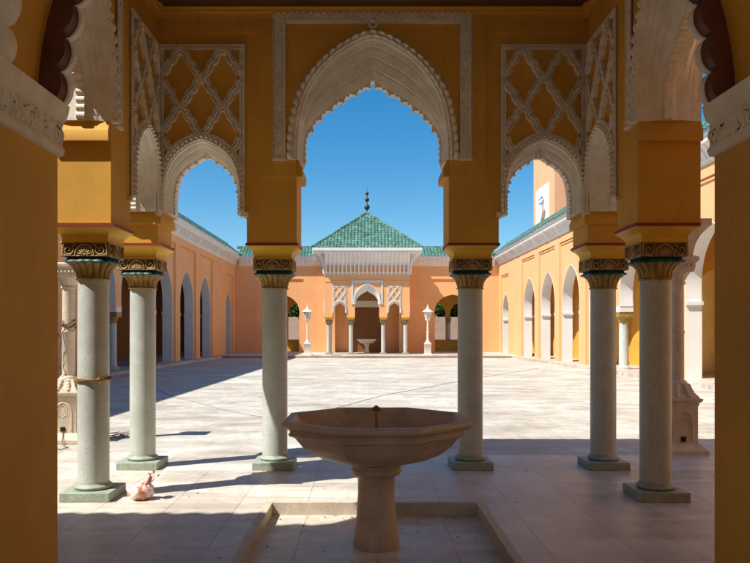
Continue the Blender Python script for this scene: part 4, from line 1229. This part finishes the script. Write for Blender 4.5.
# thin grey tube looped into a tangle between the two left columns
rnd = random.Random(9); P = []
c0_ = gp(122, 436.5)
for k in range(60):
    a_ = k * .62
    P.append(Vector((c0_.x + .16 * math.sin(a_ * 1.0) + .17 * math.sin(k * .11 + 1), c0_.y + .22 * math.cos(a_ * 1.27) + .1 * math.sin(k * .3), .012 + .012 * (1 + math.sin(k * 1.7)))))
tag(MB().tube(P, .008, 5).build('grey_tangle', M['cable'], None, angle=80), 'small grey tangle on the floor between the two left columns', 'wire')
# supply cable of the left carved column
cc = Vector((-4.37, 10.39, 0))
P = [cc + Vector(p) for p in ((0, -.20, .17), (.02, -.235, .12), (.05, -.33, .05), (.10, -.42, .01), (.18, -.55, .01), (.26, -.68, .01), (.30, -.72, .03), (.24, -.80, .01), (.05, -.78, .01), (-.12, -.72, .01), (-.2, -.9, .01), (-.26, -1.15, .01), (-.40, -1.3, .01))]
tag(MB().tube(P, .006, 6).build('power_cable', M['wire'], None, angle=80), 'thin brown power cable running from the socket of the left carved column', 'cable')
P = []
for k in range(70):
    a_ = k * .33
    P.append(cc + Vector((.098 * math.cos(a_), .098 * math.sin(a_), 1.62 + .03 * math.sin(k * .7) + .0025 * k)) if k < 40 else cc + Vector((-.09 + .03 * math.sin(k * .4), -.12 - .01 * math.sin(k), 1.72 - .026 * (k - 40))))
tag(MB().tube(P, .009, 5).build('hanging_wire', M['wire'], None, angle=80), 'brown wire wound round the shaft of the left carved column', 'wire')
# litter: a few dry leaves in the basin and on the floor
rnd = random.Random(21); lm = MB()
M['dry'] = mat('dry_leaf', (.17, .075, .03), .8, .2, 30.)
for k in range(95):
    if k < 70: x, y, z = rnd.uniform(-.9, .9), (rnd.uniform(4.9, 6.6) if k % 3 else rnd.uniform(6.45, 6.63)), -.108
    else: x, y, z = rnd.uniform(-1.8, 2.6), rnd.uniform(4.6, 8.8), .002
    if k >= 70 and abs(x) < 1.05 and y < 6.75: continue
    if (x - .005) ** 2 + (y - YFO) ** 2 < .05: continue
    a_ = rnd.uniform(0, 2 * PI); s = rnd.uniform(.006, .016); i = len(lm.v)
    for da, rr_, dz in ((0, 1.3, .003), (1.57, .55, .006), (3.14, 1.3, .002), (4.71, .55, .001)):
        lm.v.append((x + s * rr_ * math.cos(a_ + da), y + s * rr_ * math.sin(a_ + da), z + dz))
    lm.f.append((i, i + 1, i + 2, i + 3))
tag(lm.build('dry_leaf_litter', M['dry'], None, angle=180), 'scattered dry leaf crumbs in the basin and on the floor slabs', 'litter', kind='stuff')

# ================================================================== LIGHT, SKY, CAMERA
EL, AZ = 54., 28.          # sun elevation; azimuth of the direction the light travels, from +X towards +Y
d = Vector((math.cos(R(EL)) * math.cos(R(AZ)), math.cos(R(EL)) * math.sin(R(AZ)), -math.sin(R(EL))))
sun = bpy.data.lights.new('sun', 'SUN'); sun.energy = 4.4; sun.angle = R(.53); sun.color = (1, .945, .87)
so = bpy.data.objects.new('sun', sun); COL.objects.link(so); so.rotation_euler = d.to_track_quat('-Z', 'Y').to_euler(); so.location = (-20, -10, 30)
wd = bpy.data.worlds.new('World'); sc.world = wd; wd.use_nodes = True
nt = wd.node_tree; bg = nt.nodes['Background']
sk = nt.nodes.new('ShaderNodeTexSky'); sk.sky_type = 'NISHITA'; sk.sun_disc = False
sk.sun_elevation = R(EL); sk.sun_rotation = math.atan2(-d.x, -d.y) % (2 * PI)
sk.air_density = 1.0; sk.dust_density = .35; sk.ozone_density = 3.0; sk.altitude = 500
hs = nt.nodes.new('ShaderNodeHueSaturation'); hs.inputs['Hue'].default_value = .493; hs.inputs['Saturation'].default_value = 1.40
nt.links.new(sk.outputs['Color'], hs.inputs['Color']); nt.links.new(hs.outputs['Color'], bg.inputs['Color']); bg.inputs['Strength'].default_value = .085
cam = bpy.data.cameras.new('camera'); co = bpy.data.objects.new('camera', cam); COL.objects.link(co)
co.location = (CX, 0, EYE); co.rotation_euler = (PI / 2, 0, 0)
cam.sensor_width = 36; cam.lens = 36 * F / 750; cam.shift_x = (375 - VX) / 750; cam.shift_y = (VY - 281.5) / 750
cam.clip_start = .05; cam.clip_end = 3000
sc.camera = co
vs = sc.view_settings; vs.view_transform = 'Standard'; vs.look = 'None'; vs.exposure = 0.76; vs.gamma = 1; vs.use_curve_mapping = False
try:
    sc.cycles.max_bounces = 14; sc.cycles.diffuse_bounces = 8; sc.cycles.glossy_bounces = 4
except Exception: pass
